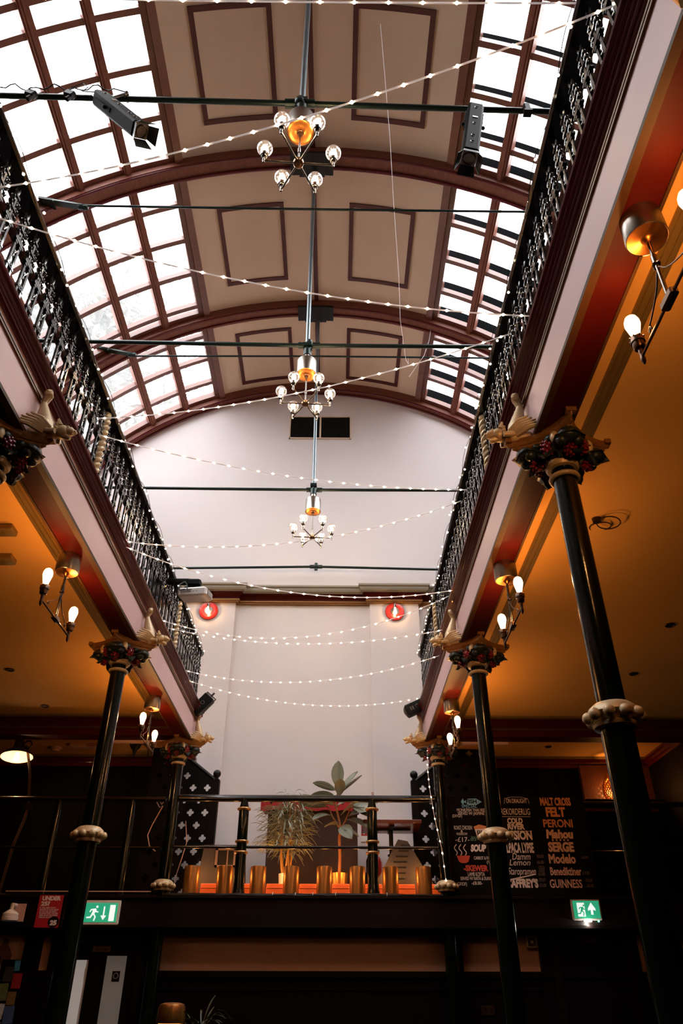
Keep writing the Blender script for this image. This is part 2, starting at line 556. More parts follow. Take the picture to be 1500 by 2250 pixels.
# small moulded strip below the ceiling at the far side walls
for s in (-1, 1):
    b = MB()
    for z0, z1, d in ((4.42, 4.47, .04), (4.47, 4.52, .07), (4.52, 4.55, .10)):
        x0, x1 = sorted((s * 1.75, s * XW))
        b.box((x0, 11.26 - d, z0), (x1, 11.28, z1))
        xa, xb = sorted((s * (XW - d), s * (XW + .01)))
        b.box((xa, 9.6, z0), (xb, 11.2, z1))
    struct(b.obj('trim_%d' % n, M['maroon']))
    n += 1
    b = MB()                                                # rounded corner of the far ceiling panel
    b.torus((s * 2.55, 10.35, 4.548), .75, .03, 16, 6, a0=(0 if s < 0 else pi / 2), a1=(pi / 2 if s < 0 else pi))
    b.tube([(s * 2.55, 11.1, 4.548), (s * XW, 11.1, 4.548)], .03, 6)
    b.tube([(s * 1.80, 10.35, 4.548), (s * 1.80, 9.65, 4.548)], .03, 6)
    struct(b.obj('trim_%d' % n, M['olive']))
    n += 1
    x0, x1 = sorted((s * 1.95, s * XW))
    b = MB().box((x0, 11.28, 2.5), (x1, 11.4, 4.56))
    for i in range(9):
        xa = s * (2.0 + .34 * i)
        b.box((min(xa, xa + s * .03), 11.26, 2.5), (max(xa, xa + s * .03), 11.3, 4.45))
    struct(b.obj('panelling_' + ('left' if s < 0 else 'right'), M['blackwood']))

for s in (-1, 1):                                       # added panels, black to put shade on the side walls under the galleries
    x0, x1 = sorted((s * (XW - .03), s * (XW + .01)))
    b = MB().box((x0, YB, 0), (x1, 9.6, 4.5))
    for i in range(30):
        xa, xb = sorted((s * (XW - .04), s * XW))
        b.box((xa, YB + .48 * i, 0), (xb, YB + .48 * i + .04, 4.5))
    struct(b.obj('side_shade_panels_' + ('left' if s < 0 else 'right'), M['blackwood']))
    b = MB().box((min(s * (XW - .03), s * XW), 9.6, 2.5), (max(s * (XW - .03), s * XW), 11.27, 4.42))
    struct(b.obj('corner_shade_panels_' + ('left' if s < 0 else 'right'), M['blackwood']))

# end wall dressing: pilasters and cornice
def cornice(prof, path, m, name):
    """sweep (outward, z) profile along an axis-aligned plan path given as (x, y) of the wall line; corners mitred"""
    b = MB()
    k = len(prof)
    v, f = [], []
    for i, (x, y, nx, ny) in enumerate(path):
        for (o, z) in prof:
            v.append((x + nx * o, y + ny * o, z))
    for i in range(len(path) - 1):
        for j in range(k):
            j2 = (j + 1) % k
            f.append((i * k + j, i * k + j2, (i + 1) * k + j2, (i + 1) * k + j))
    f.append(tuple(range(k)))
    f.append(tuple(range(len(path) * k - 1, (len(path) - 1) * k - 1, -1)))
    b.add(v, f)
    return b.obj(name, m)
PY = YE - .09
for x0, x1 in ((-2.25, -1.40), (.925, 1.765)):
    struct(MB().box((x0, PY, 2.5), (x1, YE + .02, 7.3)).obj('pilaster', M['wall']))
path = []
for x, y, nx, ny in ((-3.4, YE, 0, -1), (-2.25, YE, -1, -1), (-2.25, PY, -1, -1), (-1.40, PY, 1, -1), (-1.40, YE, 1, -1), (.925, YE, -1, -1), (.925, PY, -1, -1),
                     (1.765, PY, 1, -1), (1.765, YE, 1, -1), (3.4, YE, 0, -1)):
    path.append((x, y, nx, ny))
struct(cornice([(0, 7.235), (.05, 7.235), (.05, 7.255), (.07, 7.26), (.07, 7.285), (0, 7.285)], path, M['gold'], 'trim_%d' % n))
struct(cornice([(0, 7.285), (.055, 7.285), (.06, 7.32), (.085, 7.36), (.12, 7.385), (.12, 7.40), (0, 7.40)], path, M['red'], 'trim_%d' % (n + 1)))
struct(cornice([(0, 7.40), (.135, 7.40), (.135, 7.415), (.16, 7.42), (.175, 7.45), (.175, 7.49), (.20, 7.50), (.20, 7.53), (0, 7.545)], path, M['greygreen'], 'trim_%d' % (n + 2)))
n += 3

# mezzanine across the end of the hall, the wall under it
struct(MB().box((-XW, 9.46, 2.44), (XW, YE, 2.515)).obj('mezzanine_floor', M['floor']))
b = MB().box((-XW, 9.40, 2.20), (XW, 9.62, 2.49))
b.box((-XW, 9.37, 2.185), (XW, 9.45, 2.215))
b.box((-XW, 9.36, 2.475), (XW, 9.46, 2.50))
struct(b.obj('mezzanine_beam', M['darkwood']))
struct(MB().box((-XW, 9.72, 0), (XW, 9.85, 2.45)).obj('wall_under_mezzanine', M['tan']))
b = MB()
b.box((-XW, 9.62, 2.14), (XW, 9.73, 2.21))
for x0, x1 in ((-1.66, 1.70), (1.70, 4.85), (-4.85, -2.62)):
    b.box((x0, 9.66, 0), (x1, 9.73, 1.72))
    b.box((x0, 9.62, 1.72), (x1, 9.73, 1.78))
    b.box((x0, 9.64, 1.60), (x1, 9.73, 1.63))
for x0, x1 in ((-1.80, -1.62), (1.66, 1.80), (2.68, 2.80), (3.72, 3.80), (-2.86, -2.62), (-3.16, -2.98), (4.35, 4.85), (-4.85, -4.3)):
    b.box((x0, 9.63, 0), (x1, 9.73, 2.2))
struct(b.obj('dado_panelling', M['blackwood']))
# ------------------------------------------------------------------ columns
def leaf_mb(b, mtx, L=.12, Wd=.09, curl=.5, lobes=3):
    """a fleshy carved leaf: grows along +z from the origin, curls outwards (+x)"""
    v, f = [], []
    nu, nv = 7, 6
    for i in range(nu + 1):
        t = i / nu
        w = Wd * .5 * (sin(pi * min(1, t * .92 + .08)) ** .7) * (1 + .22 * cos(t * lobes * 2 * pi))
        for j in range(nv + 1):
            q = j / nv * 2 - 1
            x = curl * L * t * t + .018 * (1 - q * q) * sin(pi * t) + (-.012 if abs(q) < .2 else 0)
            z = L * (t - .38 * curl * t ** 3)
            v.append((x, q * w, z))
    m = nv + 1
    for i in range(nu):
        for j in range(nv):
            f.append((i * m + j, i * m + j + 1, (i + 1) * m + j + 1, (i + 1) * m + j))
    o = len(v)
    v2 = [(x - .014, y * .93, z) for x, y, z in v]
    f2 = [tuple(o + k for k in reversed(q)) for q in f]
    rim = []
    for i in range(nu):
        rim += [(i * m, (i + 1) * m, o + (i + 1) * m, o + i * m), (i * m + nv, o + i * m + nv, o + (i + 1) * m + nv, (i + 1) * m + nv)]
    for j in range(nv):
        rim += [(nu * m + j, nu * m + j + 1, o + nu * m + j + 1, o + nu * m + j), (j, o + j, o + j + 1, j + 1)]
    return b.add(v + v2, f + f2 + rim, mtx, True)
def RZ(a): return Matrix.Rotation(a, 4, 'Z')
def RX(a): return Matrix.Rotation(a, 4, 'X')
def RY(a): return Matrix.Rotation(a, 4, 'Y')
def TR(x, y, z): return Matrix.Translation((x, y, z))

def berry_mb(b, c, r=.04, n=9, s=1.25):
    b.ball(c, r * .8, 10, 6, sc=(1, 1, s))
    ga = pi * (3 - 5 ** .5)
    K = 34
    for i in range(K):
        z = 1 - 2 * (i + .5) / K
        q = (1 - z * z) ** .5
        b.ball((c[0] + r * .85 * q * cos(ga * i), c[1] + r * .85 * q * sin(ga * i), c[2] + r * .85 * s * z), r * .25, 6, 4)

ZR = 4.003
def make_column():
    """iron column, base at the origin, the carved creature facing +x"""
    t = thing('iron_column', 'x', 'column')
    MB().lathe([(0, 0), (.16, 0), (.16, .08), (.13, .1), (.11, .16), (.085, .2), (.085, .26), (.078, .3), (.078, .3), (.075, 2.555), (0, 2.555)], 24).obj('lower_shaft', M['green'], t)
    MB().lathe([(.066, 2.60), (.067, 2.7), (.066, ZR + .005), (.066, 4.10), (0, 4.10)], 24).obj('shaft', M['green'], t)
    k = MB().lathe([(.07, 2.555), (.10, 2.56), (.105, 2.575), (.085, 2.585), (.10, 2.60), (.118, 2.625), (.112, 2.65), (.085, 2.672), (.066, 2.678)], 28).obj('collar', M['ivory'], t)
    bm = MB()
    for i in range(10):
        a = 2 * pi * (i + .3) / 10
        bm.ball((.118 * cos(a), .118 * sin(a), 2.612), .0285, 12, 8)
    bm.obj('collar_balls', M['ivory'], k)
    MB().torus((0, 0, ZR - .002), .073, .0165, 28, 10).obj('ring', M['ivory'], t)
    MB().lathe([(.066, 4.058), (.086, 4.062), (.096, 4.078), (.094, 4.096), (.08, 4.108), (.078, 4.112)], 28).obj('ring', M['ivory'], t)
    MB().lathe([(.078, 4.10), (.082, 4.13), (.10, 4.17), (.14, 4.215), (.165, 4.235), (0, 4.236)], 24).obj('capital_bell', M['gold'], t)
    # abacus with hollow sides
    ab = MB()
    def ring(h, z):
        P = []
        for q in range(4):
            a = q * pi / 2
            for i in range(9):
                u = -1 + 2 * i / 8
                d = h * (1 - .30 * (1 - u * u))
                w = h * .97 * u
                x, y = d, w
                P.append((x * cos(a) - y * sin(a), x * sin(a) + y * cos(a), z))
        return P
    k_ = .80
    lv = [ring(.225 * k_, 4.205), ring(.245 * k_, 4.212), ring(.245 * k_, 4.226), ring(.262 * k_, 4.232), ring(.275 * k_, 4.25), ring(.275 * k_, 4.278)]
    lv = [[RZ(pi / 4) @ Vector(p) for p in r_] for r_ in lv]
    v = [p for r_ in lv for p in r_]
    f = [tuple(range(35, -1, -1)), tuple(range(36 * 5, 36 * 6))]
    for i in range(5):
        for j in range(36):
            f.append((i * 36 + j, i * 36 + (j + 1) % 36, (i + 1) * 36 + (j + 1) % 36, (i + 1) * 36 + j))
    ab.add(v, f)
    for q in range(4):                                      # gilt clasps on the hollow sides
        ab.cbox((.295, 0, 4.268), (.035, .06, .03), RZ(q * pi / 2))
        ab.cbox((.22, 0, 4.185), (.05, .034, .07), RZ(q * pi / 2))
    ab.obj('abacus', M['gold'], t)
    rnd = random.Random(5)
    for i in range(4):                                      # big rolled leaves under the four corners
        a = i * pi / 2
        b = MB()
        leaf_mb(b, RZ(a) @ TR(.10, 0, 4.085) @ RY(.5), .19, .19, .75, 3)
        b.ball((.205, 0, 4.165), .055, 12, 8, RZ(a), (1, 1.25, .85))
        b.ball((.19, .045, 4.135), .035, 10, 6, RZ(a), (1, 1, .9))
        b.ball((.19, -.045, 4.135), .035, 10, 6, RZ(a), (1, 1, .9))
        b.obj('leaf', M['leaf'], t)
    for i in range(8):                                      # smaller leaves round the bell
        a = (i + .5) * pi / 4 + .2
        b = MB()
        leaf_mb(b, RZ(a) @ TR(.085, 0, 4.10 + .02 * (i % 2)) @ RY(.35), .13, .10, .55, 4)
        b.ball((.145, 0, 4.20), .03, 10, 6, RZ(a), (1, 1.3, 1))
        b.obj('leaf', M['leaf'], t)
    for i in range(8):
        a = i * pi / 4 + rnd.uniform(-.1, .1)
        b = MB()
        berry_mb(b, (.145 * cos(a), .145 * sin(a), 4.13 + .04 * (i % 2) - .02), .041)
        b.obj('berry_cluster', M['berry'], t)
    for i in range(6):                                      # pointed leaves hanging over the neck ring
        a = i * pi / 3 + .3
        b = MB()
        leaf_mb(b, RZ(a) @ TR(.135, 0, 4.17) @ RY(pi - .25), .115, .10, -.15, 5)
        b.obj('leaf', M['leaf'], t)
    for i in range(4):
        a = i * pi / 2 + .42
        b = MB()
        b.ball((.165 * cos(a), .165 * sin(a), 4.185), .034, 10, 8, sc=(.8, .9, 1.4))
        b.obj('seed_pod', M['ivory'], t)
    # winged beast on the hall side corner: body along the abacus, hind part and tail up the fascia
    g = MB()
    g.tube([(.155, 0, 4.31), (.20, 0, 4.315), (.25, 0, 4.31), (.29, 0, 4.31), (.32, 0, 4.32)], [.035, .048, .05, .04, .034], 12)
    g.tube([(.235, 0, 4.32), (.225, 0, 4.39), (.205, 0, 4.46), (.192, 0, 4.52), (.185, 0, 4.555)], [.055, .052, .04, .026, .02], 12)
    g.tube([(.185, 0, 4.545), (.192, 0, 4.585), (.205, -.005, 4.61), (.215, -.03, 4.618), (.212, -.055, 4.60), (.205, -.055, 4.585)], [.02, .026, .028, .022, .014, .008], 8)
    for dy in (-.035, .035):                                # haunches and paws
        g.ball((.235, dy, 4.355), .038, 10, 8, sc=(1.1, .9, 1.6))
        g.tube([(.25, dy, 4.31), (.29, dy * 1.4, 4.296), (.325, dy * 1.5, 4.292)], [.022, .018, .016], 8)
    for i in range(5):                                      # ridge of the back
        g.ball((.262 - .012 * i, 0, 4.37 + .035 * i), .012, 8, 6)
    b_ = g.obj('beast_body', M['ivory'], t)
    h = MB()
    h.ball((.345, 0, 4.325), .046, 14, 10, sc=(1.05, .95, .95))
    h.tube([(.365, 0, 4.33), (.395, 0, 4.328), (.418, 0, 4.316)], [.034, .029, .018], 10)
    h.tube([(.36, 0, 4.30), (.385, 0, 4.283), (.402, 0, 4.276)], [.022, .018, .011], 8)
    for dd in (-1, 1):
        h.tube([(.335, .03 * dd, 4.355), (.322, .042 * dd, 4.395)], [.018, .006], 6)
        h.ball((.382, .022 * dd, 4.345), .010, 8, 6)
        h.ball((.425, .009 * dd, 4.325), .008, 6, 4)
    for i in range(7):                                      # mane tufts
        a = -1.6 + i * .53
        h.tube([(.325, 0, 4.325), (.318, .062 * sin(a), 4.325 + .062 * cos(a))], [.024, .007], 6)
    h.obj('beast_head', M['ivory'], b_)
    for dd in (-1, 1):
        w = MB()
        for i in range(5):                                  # feathers swept back along the abacus edge
            u = i / 4
            p0 = Vector((.285 - .01 * i, .04 * dd, 4.325 - .008 * i))
            p1 = p0 + Vector((-.10 - .035 * u, (.075 + .05 * u) * dd, .045 - .06 * u + .012))
            w.tube([p0, p0.lerp(p1, .5) + Vector((.008, .008 * dd, .008)), p1], [.014, .016, .006], 6)
        w.obj('wing', M['ivory'], b_)
    return t

col = make_column()
def mirror_column(src, label, loc, mx, group):
    c = dup(src, loc, label, sx=(mx, 1, 1))
    c['group'] = group
    return c
GCOL = 'bottle green iron columns under the galleries'
# the beast faces the hall: -x for right-hand columns (scale -1), +x for left-hand ones
spots = [(1.65, 3.379, -1, 'dark green iron column nearest on the right, thick shaft crossing the ochre ceiling'),
         (1.65, 6.387, -1, 'dark green iron column standing in front of the chalked beer board'),
         (1.65, 9.50, -1, 'dark green iron column at the right end of the stage rail'),
         (-1.65, 3.379, 1, 'column on the left of which only the carved gilt capital with beast is in view'),
         (-1.65, 6.387, 1, 'dark green iron column in front of the lit green exit sign with a down arrow'),
         (-1.65, 9.50, 1, 'dark green iron column at the left end of the stage rail'),
         (1.65, .95, -1, 'column at the top right corner of which one dark carved leaf shows')]
col.location = (spots[0][0], spots[0][1], 0)
col.scale = (-1, 1, 1)
col['label'] = spots[0][3]
col['group'] = GCOL
for x, y, mx, lb in spots[1:]:
    mirror_column(col, lb, (x, y, 0), mx, GCOL)

# ------------------------------------------------------------------ gallery balustrades
def baluster_mesh():
    b = MB()
    for u in (-.026, .026):                                 # two flat uprights with bolted collars
        b.box((-.007, u - .0085, 0), (.007, u + .0085, .40))
        for z in (.02, .2, .385):
            b.cbox((0, u, z), (.02, .024, .016))
    b.box((-.012, -.052, .395), (.012, .052, .412))
    b.box((-.010, -.04, .42), (.010, .04, .434))
    for sgn in (-1, 1):                                     # feet scrolls
        b.torus((0, sgn * .045, .03), .02, .006, 10, 5, axis='x')
        b.torus((0, sgn * .014, .29), .013, .0045, 10, 5, axis='x')
        b.torus((0, sgn * .014, .12), .013, .0045, 10, 5, axis='x')
    b.torus((0, 0, .205), .022, .006, 12, 5, axis='x')
    for i in range(6):
        a = i * pi / 3
        b.ball((.004, .013 * cos(a), .205 + .013 * sin(a)), .008, 6, 4)
    b.ball((.008, 0, .205), .008, 6, 4)
    for z in (.06, .34):
        for sgn in (-1, 1):
            b.tube([(0, 0, z - .03), (0, sgn * .014, z), (.006, sgn * .022, z + .022)], [.004, .007, .003], 5)
    b.box((-.006, -.008, .43), (.006, .008, .66))           # crest stem
    for z, R_, o in ((.465, .020, .034), (.52, .018, .032), (.575, .015, .027)):
        for sgn in (-1, 1):
            b.torus((0, sgn * o, z), R_, .006, 10, 5, axis='x')
            b.ball((.006, sgn * (o + .006), z + .004), .009, 6, 4)
            b.tube([(0, sgn * .006, z - .03), (.008, sgn * (o + .01), z - .02), (.014, sgn * (o + .022), z + .008)], [.004, .009, .002], 5)
    b.cbox((0, 0, .50), (.024, .05, .012))
    b.cbox((0, 0, .607), (.024, .044, .012))
    for sgn in (-1, 1):                                     # spear head and its barbs
        b.tube([(0, sgn * .006, .61), (.002, sgn * .028, .645), (.004, sgn * .03, .68)], [.007, .009, .001], 5)
    b.tube([(0, 0, .62), (0, 0, .66), (0, 0, .735)], [.007, .013, .001], 6)
    return b.mesh('baluster', M['iron'])
BALM = baluster_mesh()
ZB = 4.735
def twisted_post(parent, x, y, s):
    b = MB()
    for ph in (0, pi):
        pts = [(.021 * cos(ph + 6 * t), .021 * sin(ph + 6 * t), .02 + .64 * t / 2 / pi) for t in [i * 2 * pi / 90 for i in range(91)]]
        b.tube(pts, .022, 8)
    b.cyl((0, 0, 0), .04, .025)
    b.lathe([(.03, .65), (.038, .66), (.03, .675), (.035, .69), (0, .70)], 16)
    return b.obj('twisted_post', M['ivory'], parent, (x, y, ZB))
for s, nm, lb in ((-1, 'left', 'black iron gallery balustrade along the left, with the projector fixed to it'), (1, 'right', 'black iron gallery balustrade along the right, over the nearest column')):
    t = thing('gallery_balustrade', lb, 'balustrade', (0, 0, 0), 'gallery balustrades')
    b = MB()
    prof = [(1.462, 5.452), (1.475, 5.440), (1.56, 5.440), (1.60, 5.445), (1.612, 5.458), (1.606, 5.476), (1.585, 5.488), (1.485, 5.488), (1.466, 5.476)]
    path = [(-1, 0)]
    # sweep along +y, round the far corner, then outwards
    pts = [(0.0, YB), (0.0, 9.38)] + [(.22 - .22 * cos(a), 9.38 + .22 * sin(a)) for a in [i * pi / 16 for i in range(1, 9)]] + [(2.2, 9.60)]
    v, f = [], []
    k = len(prof)
    for i, (px, py) in enumerate(pts):
        a = pts[max(i - 1, 0)]
        c = pts[min(i + 1, len(pts) - 1)]
        tx, ty = c[0] - a[0], c[1] - a[1]
        l = math.hypot(tx, ty)
        nx, ny = ty / l, -tx / l
        for (o, z) in prof:
            d = o - 1.462
            v.append((s * (1.462 + px + nx * d), py + ny * d, z))
    for i in range(len(pts) - 1):
        for j in range(k):
            f.append((i * k + j, i * k + (j + 1) % k, (i + 1) * k + (j + 1) % k, (i + 1) * k + j))
    f.append(tuple(range(k)))
    f.append(tuple(range((len(pts) - 1) * k, len(pts) * k)))
    b.add(v, f)
    b.obj('handrail', M['railwood'], t)
    b = MB()
    x0, x1 = sorted((s * 1.63, s * 1.66))
    b.box((x0, YB, 5.36), (x1, 9.4, 5.42))
    b.obj('wooden_batten', M['sash'], t)
    b = MB()
    x0, x1 = sorted((s * 1.505, s * 1.525))
    b.box((x0, YB, ZB), (x1, 9.5, ZB + .012))
    b.obj('bottom_rail', M['iron'], t)
    y = 1.40
    while y < 9.52:
        if min(abs(y - 4.47), abs(y - 7.8)) > .05:
            o = bpy.data.objects.new('baluster', BALM)
            COL.objects.link(o)
            o.parent = t
            o.location = (s * 1.515, y, ZB)
        y += .1575
    for i in range(7):
        o = bpy.data.objects.new('baluster', BALM)
        COL.objects.link(o)
        o.parent = t
        o.location = (s * (1.60 + .1575 * i), 9.56, ZB)
        o.rotation_euler = (0, 0, pi / 2)
    for yy in (4.47, 7.8):
        twisted_post(t, s * 1.515, yy, s)

# ------------------------------------------------------------------ tie rods
def tie_rod(name, y, z0, zc, z1, r, label, x0=-4.1, x1=4.0, joint=True, brackets=None):
    t = thing(name, label, 'tie rod', (0, y, zc))
    MB().tube([(x0, 0, z0 - zc), (-.02, 0, 0), (x1, 0, z1 - zc)], r, 10).obj('rod', M['rod'], t)
    if joint:
        b = MB().ball((-.02, 0, 0), r * 2.3, 12, 8)
        b.cyl((-.02, 0, -r * 3), r * 1.4, r * 6, 12)
        for sx in (-1, 1):
            b.tube([(-.02 + sx * r * 1.5, 0, 0), (-.02 + sx * r * 5, 0, 0)], r * 1.55, 10)
        b.obj('joint', M['rod'], t)
    for bx_ in brackets or []:
        sg = -1 if bx_ < 0 else 1
        b = MB()
        b.rbox((bx_ - .07, -.035, -.03), (bx_ + .07, .035, .03), .008)
        sl = RY(-sg * .24)
        b.box((min(0, sg * .66), -.045, -.012), (max(0, sg * .66), .045, .014), TR(bx_, 0, 0) @ sl)
        b.box((min(sg * .45, sg * .66), -.045, .0), (max(sg * .45, sg * .66), .12, .02), TR(bx_, 0, 0) @ sl)
        b.ball((bx_ + sg * .42, -.03, .085), .016, 8, 6)
        b.obj('bracket', M['rod'], t)
    return t
def xat(z):     # half width of the vault at height z, inner face of the ribs
    return ((R0 - .16) ** 2 - (z - CZ) ** 2) ** .5
tie_rod('tie_rod', 3.45, 8.44, 8.27, 8.06, .027, 'dark green rod nearest the top, carrying two stage spotlights', -5.19, 5.19)
tie_rod('tie_rod', 6.45, 8.40, 8.33, 8.34, .027, 'dark green rod above the middle chandelier', -5.19, 5.19)
tie_rod('tie_rod', 9.45, 8.28, 8.25, 8.275, .025, 'dark green rod above the farthest chandelier', -5.19, 5.19)
tie_rod('tie_rod', 11.30, 7.80, 7.90, 7.80, .022, 'dark rod rising to a knuckle in front of the white end wall', -5.19, 5.19)
tie_rod('thin_tie_rod', 6.12, 10.715, 10.68, 10.67, .017, 'thin rod across the vault just past the near chandelier', -3.22, 3.02, False, [-3.22, 3.02])
tie_rod('thin_tie_rod', 9.07, 10.81, 10.84, 10.83, .017, 'thin rod across the vault behind the middle chandelier', -3.24, 3.05, False, [-3.24, 3.05])
# ------------------------------------------------------------------ chandeliers
WARM = (1.0, .60, .27)
AMBER = (1.0, .45, .13)
def bulb_children(parent, z, r, neck, mat_glass, power, col, shape='globe', gname='bulb'):
    """glass bulb with its filament and light, base of the glass at z"""
    b = MB()
    if shape == 'globe':
        prof = [(neck, z), (neck * 1.05, z + .012)]
        c = z + .012 + r * .93
        a0 = math.asin(min(.99, neck * 1.05 / r))
        for i in range(15):
            a = a0 + (pi - a0) * i / 14
            prof.append((r * sin(a), c - r * cos(a)))
    else:
        prof = [(neck, z), (neck * 1.1, z + .02), (r * .8, z + .055), (r, z + .085), (r * .96, z + .105), (r * .75, z + .125), (r * .35, z + .136), (0, z + .138)]
        c = z + .075
    b.lathe(prof, 24)
    o = b.obj(gname, mat_glass, parent)
    f = MB()
    h = r * .75 if shape == 'globe' else .035
    for i in range(5):
        a = 2 * pi * i / 5
        q = .28 * r if shape == 'globe' else .3 * r
        f.tube([(q * .5 * cos(a), q * .5 * sin(a), c - h * .9), (q * cos(a), q * sin(a), c), (q * .6 * cos(a), q * .6 * sin(a), c + h * .8)], .006 if shape == 'globe' else .004, 5)
    f.tube([(0, 0, z), (0, 0, c - h * .9)], .006, 6)
    f.obj('filament', M['filament'], o)
    lamp('bulb_light', (0, 0, c), power, col, o, r * .5)
    return o

def make_chandelier():
    """hub at the origin"""
    t = thing('chandelier', 'x', 'chandelier', (0, 0, 0), 'globe bulb chandeliers under the vault')
    MB().lathe([(0, -.03), (.03, -.03), (.042, -.02), (.045, 0), (.042, .022), (.025, .03), (.016, .036), (.016, .05), (0, .05)], 20).obj('hub', M['darkbrass'], t)
    b = MB().tube([(0, 0, .04), (0, 0, .42)], .008, 10)
    b.cyl((0, 0, .15), .013, .06, 12)
    b.obj('down_rod', M['nickel'], t)
    MB().lathe([(0, .42), (.022, .42), (.024, .45), (.03, .455), (.03, .46)], 16).obj('collar', M['darkbrass'], t)
    MB().lathe([(0, .462), (.04, .46), (.05, .456), (.09, .458), (.112, .462), (.118, .468)], 40).obj('copper_disc', M['copper'], t)
    MB().lathe([(.118, .466), (.12, .468), (.12, .68), (.115, .69), (.04, .695), (.04, .70), (.04, .80), (0, .80)], 40).obj('drum', M['steel'], t)
    b = MB().cyl((0, 0, .79), .05, .10, 16)
    b.cbox((0, 0, .96), (.10, .10, .05))
    b.obj('rod_clamp', M['rod'], t)
    MB().tube([(0, 0, .88), (0, 0, 5.05)], .027, 12).obj('hanging_pipe', M['pipe'], t)
    for i in range(6):
        a = i * pi / 3 + .06
        b = MB().tube([(.03, 0, 0), (.285, 0, 0)], .0085, 8)
        b.ball((.29, 0, 0), .014, 10, 6)
        arm = b.obj('arm', M['nickel'], t)
        arm.rotation_euler = (0, 0, a)
        s = MB()
        s.lathe([(0, -.03), (.009, -.026), (.011, -.01), (.008, 0), (.011, .012), (.011, .05), (.02, .052), (.024, .058), (.026, .066), (.033, .068), (.034, .10), (.031, .102), (.031, .106), (0, .107)], 20)
        so = s.obj('socket', M['nickel'], arm, (.29, 0, 0))
        bo = bulb_children(t, .106, .067, .03, M['globe'], 1.2, WARM, 'globe')
        bo.location = (.29 * cos(a), .29 * sin(a), 0)
    return t
ch = make_chandelier()
CH = [((0.0, 3.45, 7.32), 'chandelier of six globe bulbs, largest and nearest, hanging highest in view'),
      ((-.04, 6.44, 7.345), 'chandelier of six globe bulbs, the middle one, in front of the vent grille'),
      ((-.03, 9.42, 7.345), 'chandelier of six globe bulbs, smallest and farthest, seen against the white end wall')]
ch.location = CH[0][0]
ch['label'] = CH[0][1]
for p, lb in CH[1:]:
    dup(ch, p, lb)

# ------------------------------------------------------------------ twin bulb pendants under the soffits
def make_pendant():
    """hangs from the soffit: origin at the soffit, arms along y"""
    t = thing('twin_bulb_pendant', 'x', 'pendant light', (0, 0, 0), 'twin bulb pendants under the gallery soffits')
    MB().lathe([(.085, 0), (.085, -.004), (.087, -.135), (.084, -.14), (.082, -.137)], 36).obj('drum', M['steel'], t)
    MB().lathe([(.083, -.136), (.07, -.139), (.03, -.141), (.018, -.15), (.012, -.165), (0, -.165)], 30).obj('copper_disc', M['copper'], t)
    b = MB().tube([(0, 0, -.15), (0, 0, -.50)], .009, 10)
    b.cyl((0, 0, -.30), .0135, .05, 12)
    b.torus((0, 0, -.30), .014, .004, 12, 6)
    b.obj('stem', M['nickel'], t)
    b = MB()
    b.rbox((-.018, -.05, -.53), (.018, .05, -.492), .006)
    for s in (-1, 1):
        b.tube([(0, s * .04, -.512), (0, s * .30, -.512)], .007, 8)
    b.obj('cross_arm', M['darkbrass'], t)
    b = MB()
    for s in (-1, 1):                                       # scrolled braces
        pts = [(0, s * (.012 + .012 * cos(a)), -.31 + .012 * sin(a)) for a in [i * .5 for i in range(9)]]
        pts += [(0, s * (.02 + .02 * u + .14 * u * u), -.33 - .13 * u) for u in [i / 8 for i in range(1, 9)]]
        pts += [(0, s * (.185 + .013 * cos(a)), -.478 + .013 * sin(a)) for a in [-1 + i * .6 for i in range(9)]]
        b.tube(pts, .0035, 6)
    b.obj('scroll_brace', M['darkbrass'], t)
    for s in (-1, 1):
        so = MB()
        so.lathe([(0, -.05), (.004, -.046), (.010, -.03), (.012, -.012), (.009, 0), (.011, .012), (.011, .04), (.022, .042), (.026, .05), (.026, .075), (.031, .078), (.031, .10), (.027, .108), (.024, .108), (0, .106)], 20)
        for i in range(8):
            a = i * pi / 4
            so.ball((.031 * cos(a), .031 * sin(a), .102), .0045, 6, 4)
        so.obj('bulb_holder', M['darkbrass'], t, (0, s * .30, -.512))
        bo = bulb_children(t, .104, .034, .017, M['warmbulb'], 13.0, AMBER, 'pear')
        bo.location = (0, s * .30, -.512)
    return t
pd = make_pendant()
PD = [((1.625, 1.885, 4.28), 'twin bulb pendant nearest on the right, beyond the top of the frame of its far bulb', 'R'),
      ((1.625, 4.86, 4.28), 'twin bulb pendant between the two nearest columns on the right'),
      ((1.625, 7.90, 4.28), 'twin bulb pendant on the right, close to the stage end column'),
      ((-1.665, 4.78, 4.28), 'twin bulb pendant nearest on the left, large, before the exit sign column'),
      ((-1.665, 7.84, 4.28), 'twin bulb pendant on the left, small, close to the stage end column')]
PD[0] = (PD[0][0], 'twin bulb pendant at the right edge of the picture, one of its bulbs cut off')
pd.location = PD[0][0]
pd['label'] = PD[0][1]
for p, lb in PD[1:]:
    dup(pd, p, lb)

# ------------------------------------------------------------------ red wall lamps on the end wall
def make_wall_lamp():
    t = thing('wall_lamp', 'x', 'wall lamp', (0, 0, 0), 'round red wall lamps on the end wall')
    MB().lathe([(0, 0), (.165, 0), (.165, .02), (.158, .03), (.125, .036), (.12, .03), (0, .03)], 40, Matrix.Rotation(pi / 2, 4, 'X')).obj('red_disc', M['redlamp'], t)
    MB().lathe([(0, .028), (.075, .03), (.07, .04), (0, .045)], 30, Matrix.Rotation(pi / 2, 4, 'X')).obj('steel_boss', M['steel'], t)
    b = MB().tube([(0, -.04, .0), (0, -.09, .01), (0, -.10, .055), (0, -.10, .11), (0, -.10, .125)], [.008, .008, .008, .01, .004], 8)
    b.cyl((0, -.10, .035), .022, .055, 16)
    b.obj('bulb_holder', M['nickel'], t)
    o = bulb_children(t, 0, .03, .015, M['warmbulb'], 2.2, WARM, 'pear')
    o.location = (0, -.10, .04)
    o.rotation_euler = (pi, 0, 0)
    return t
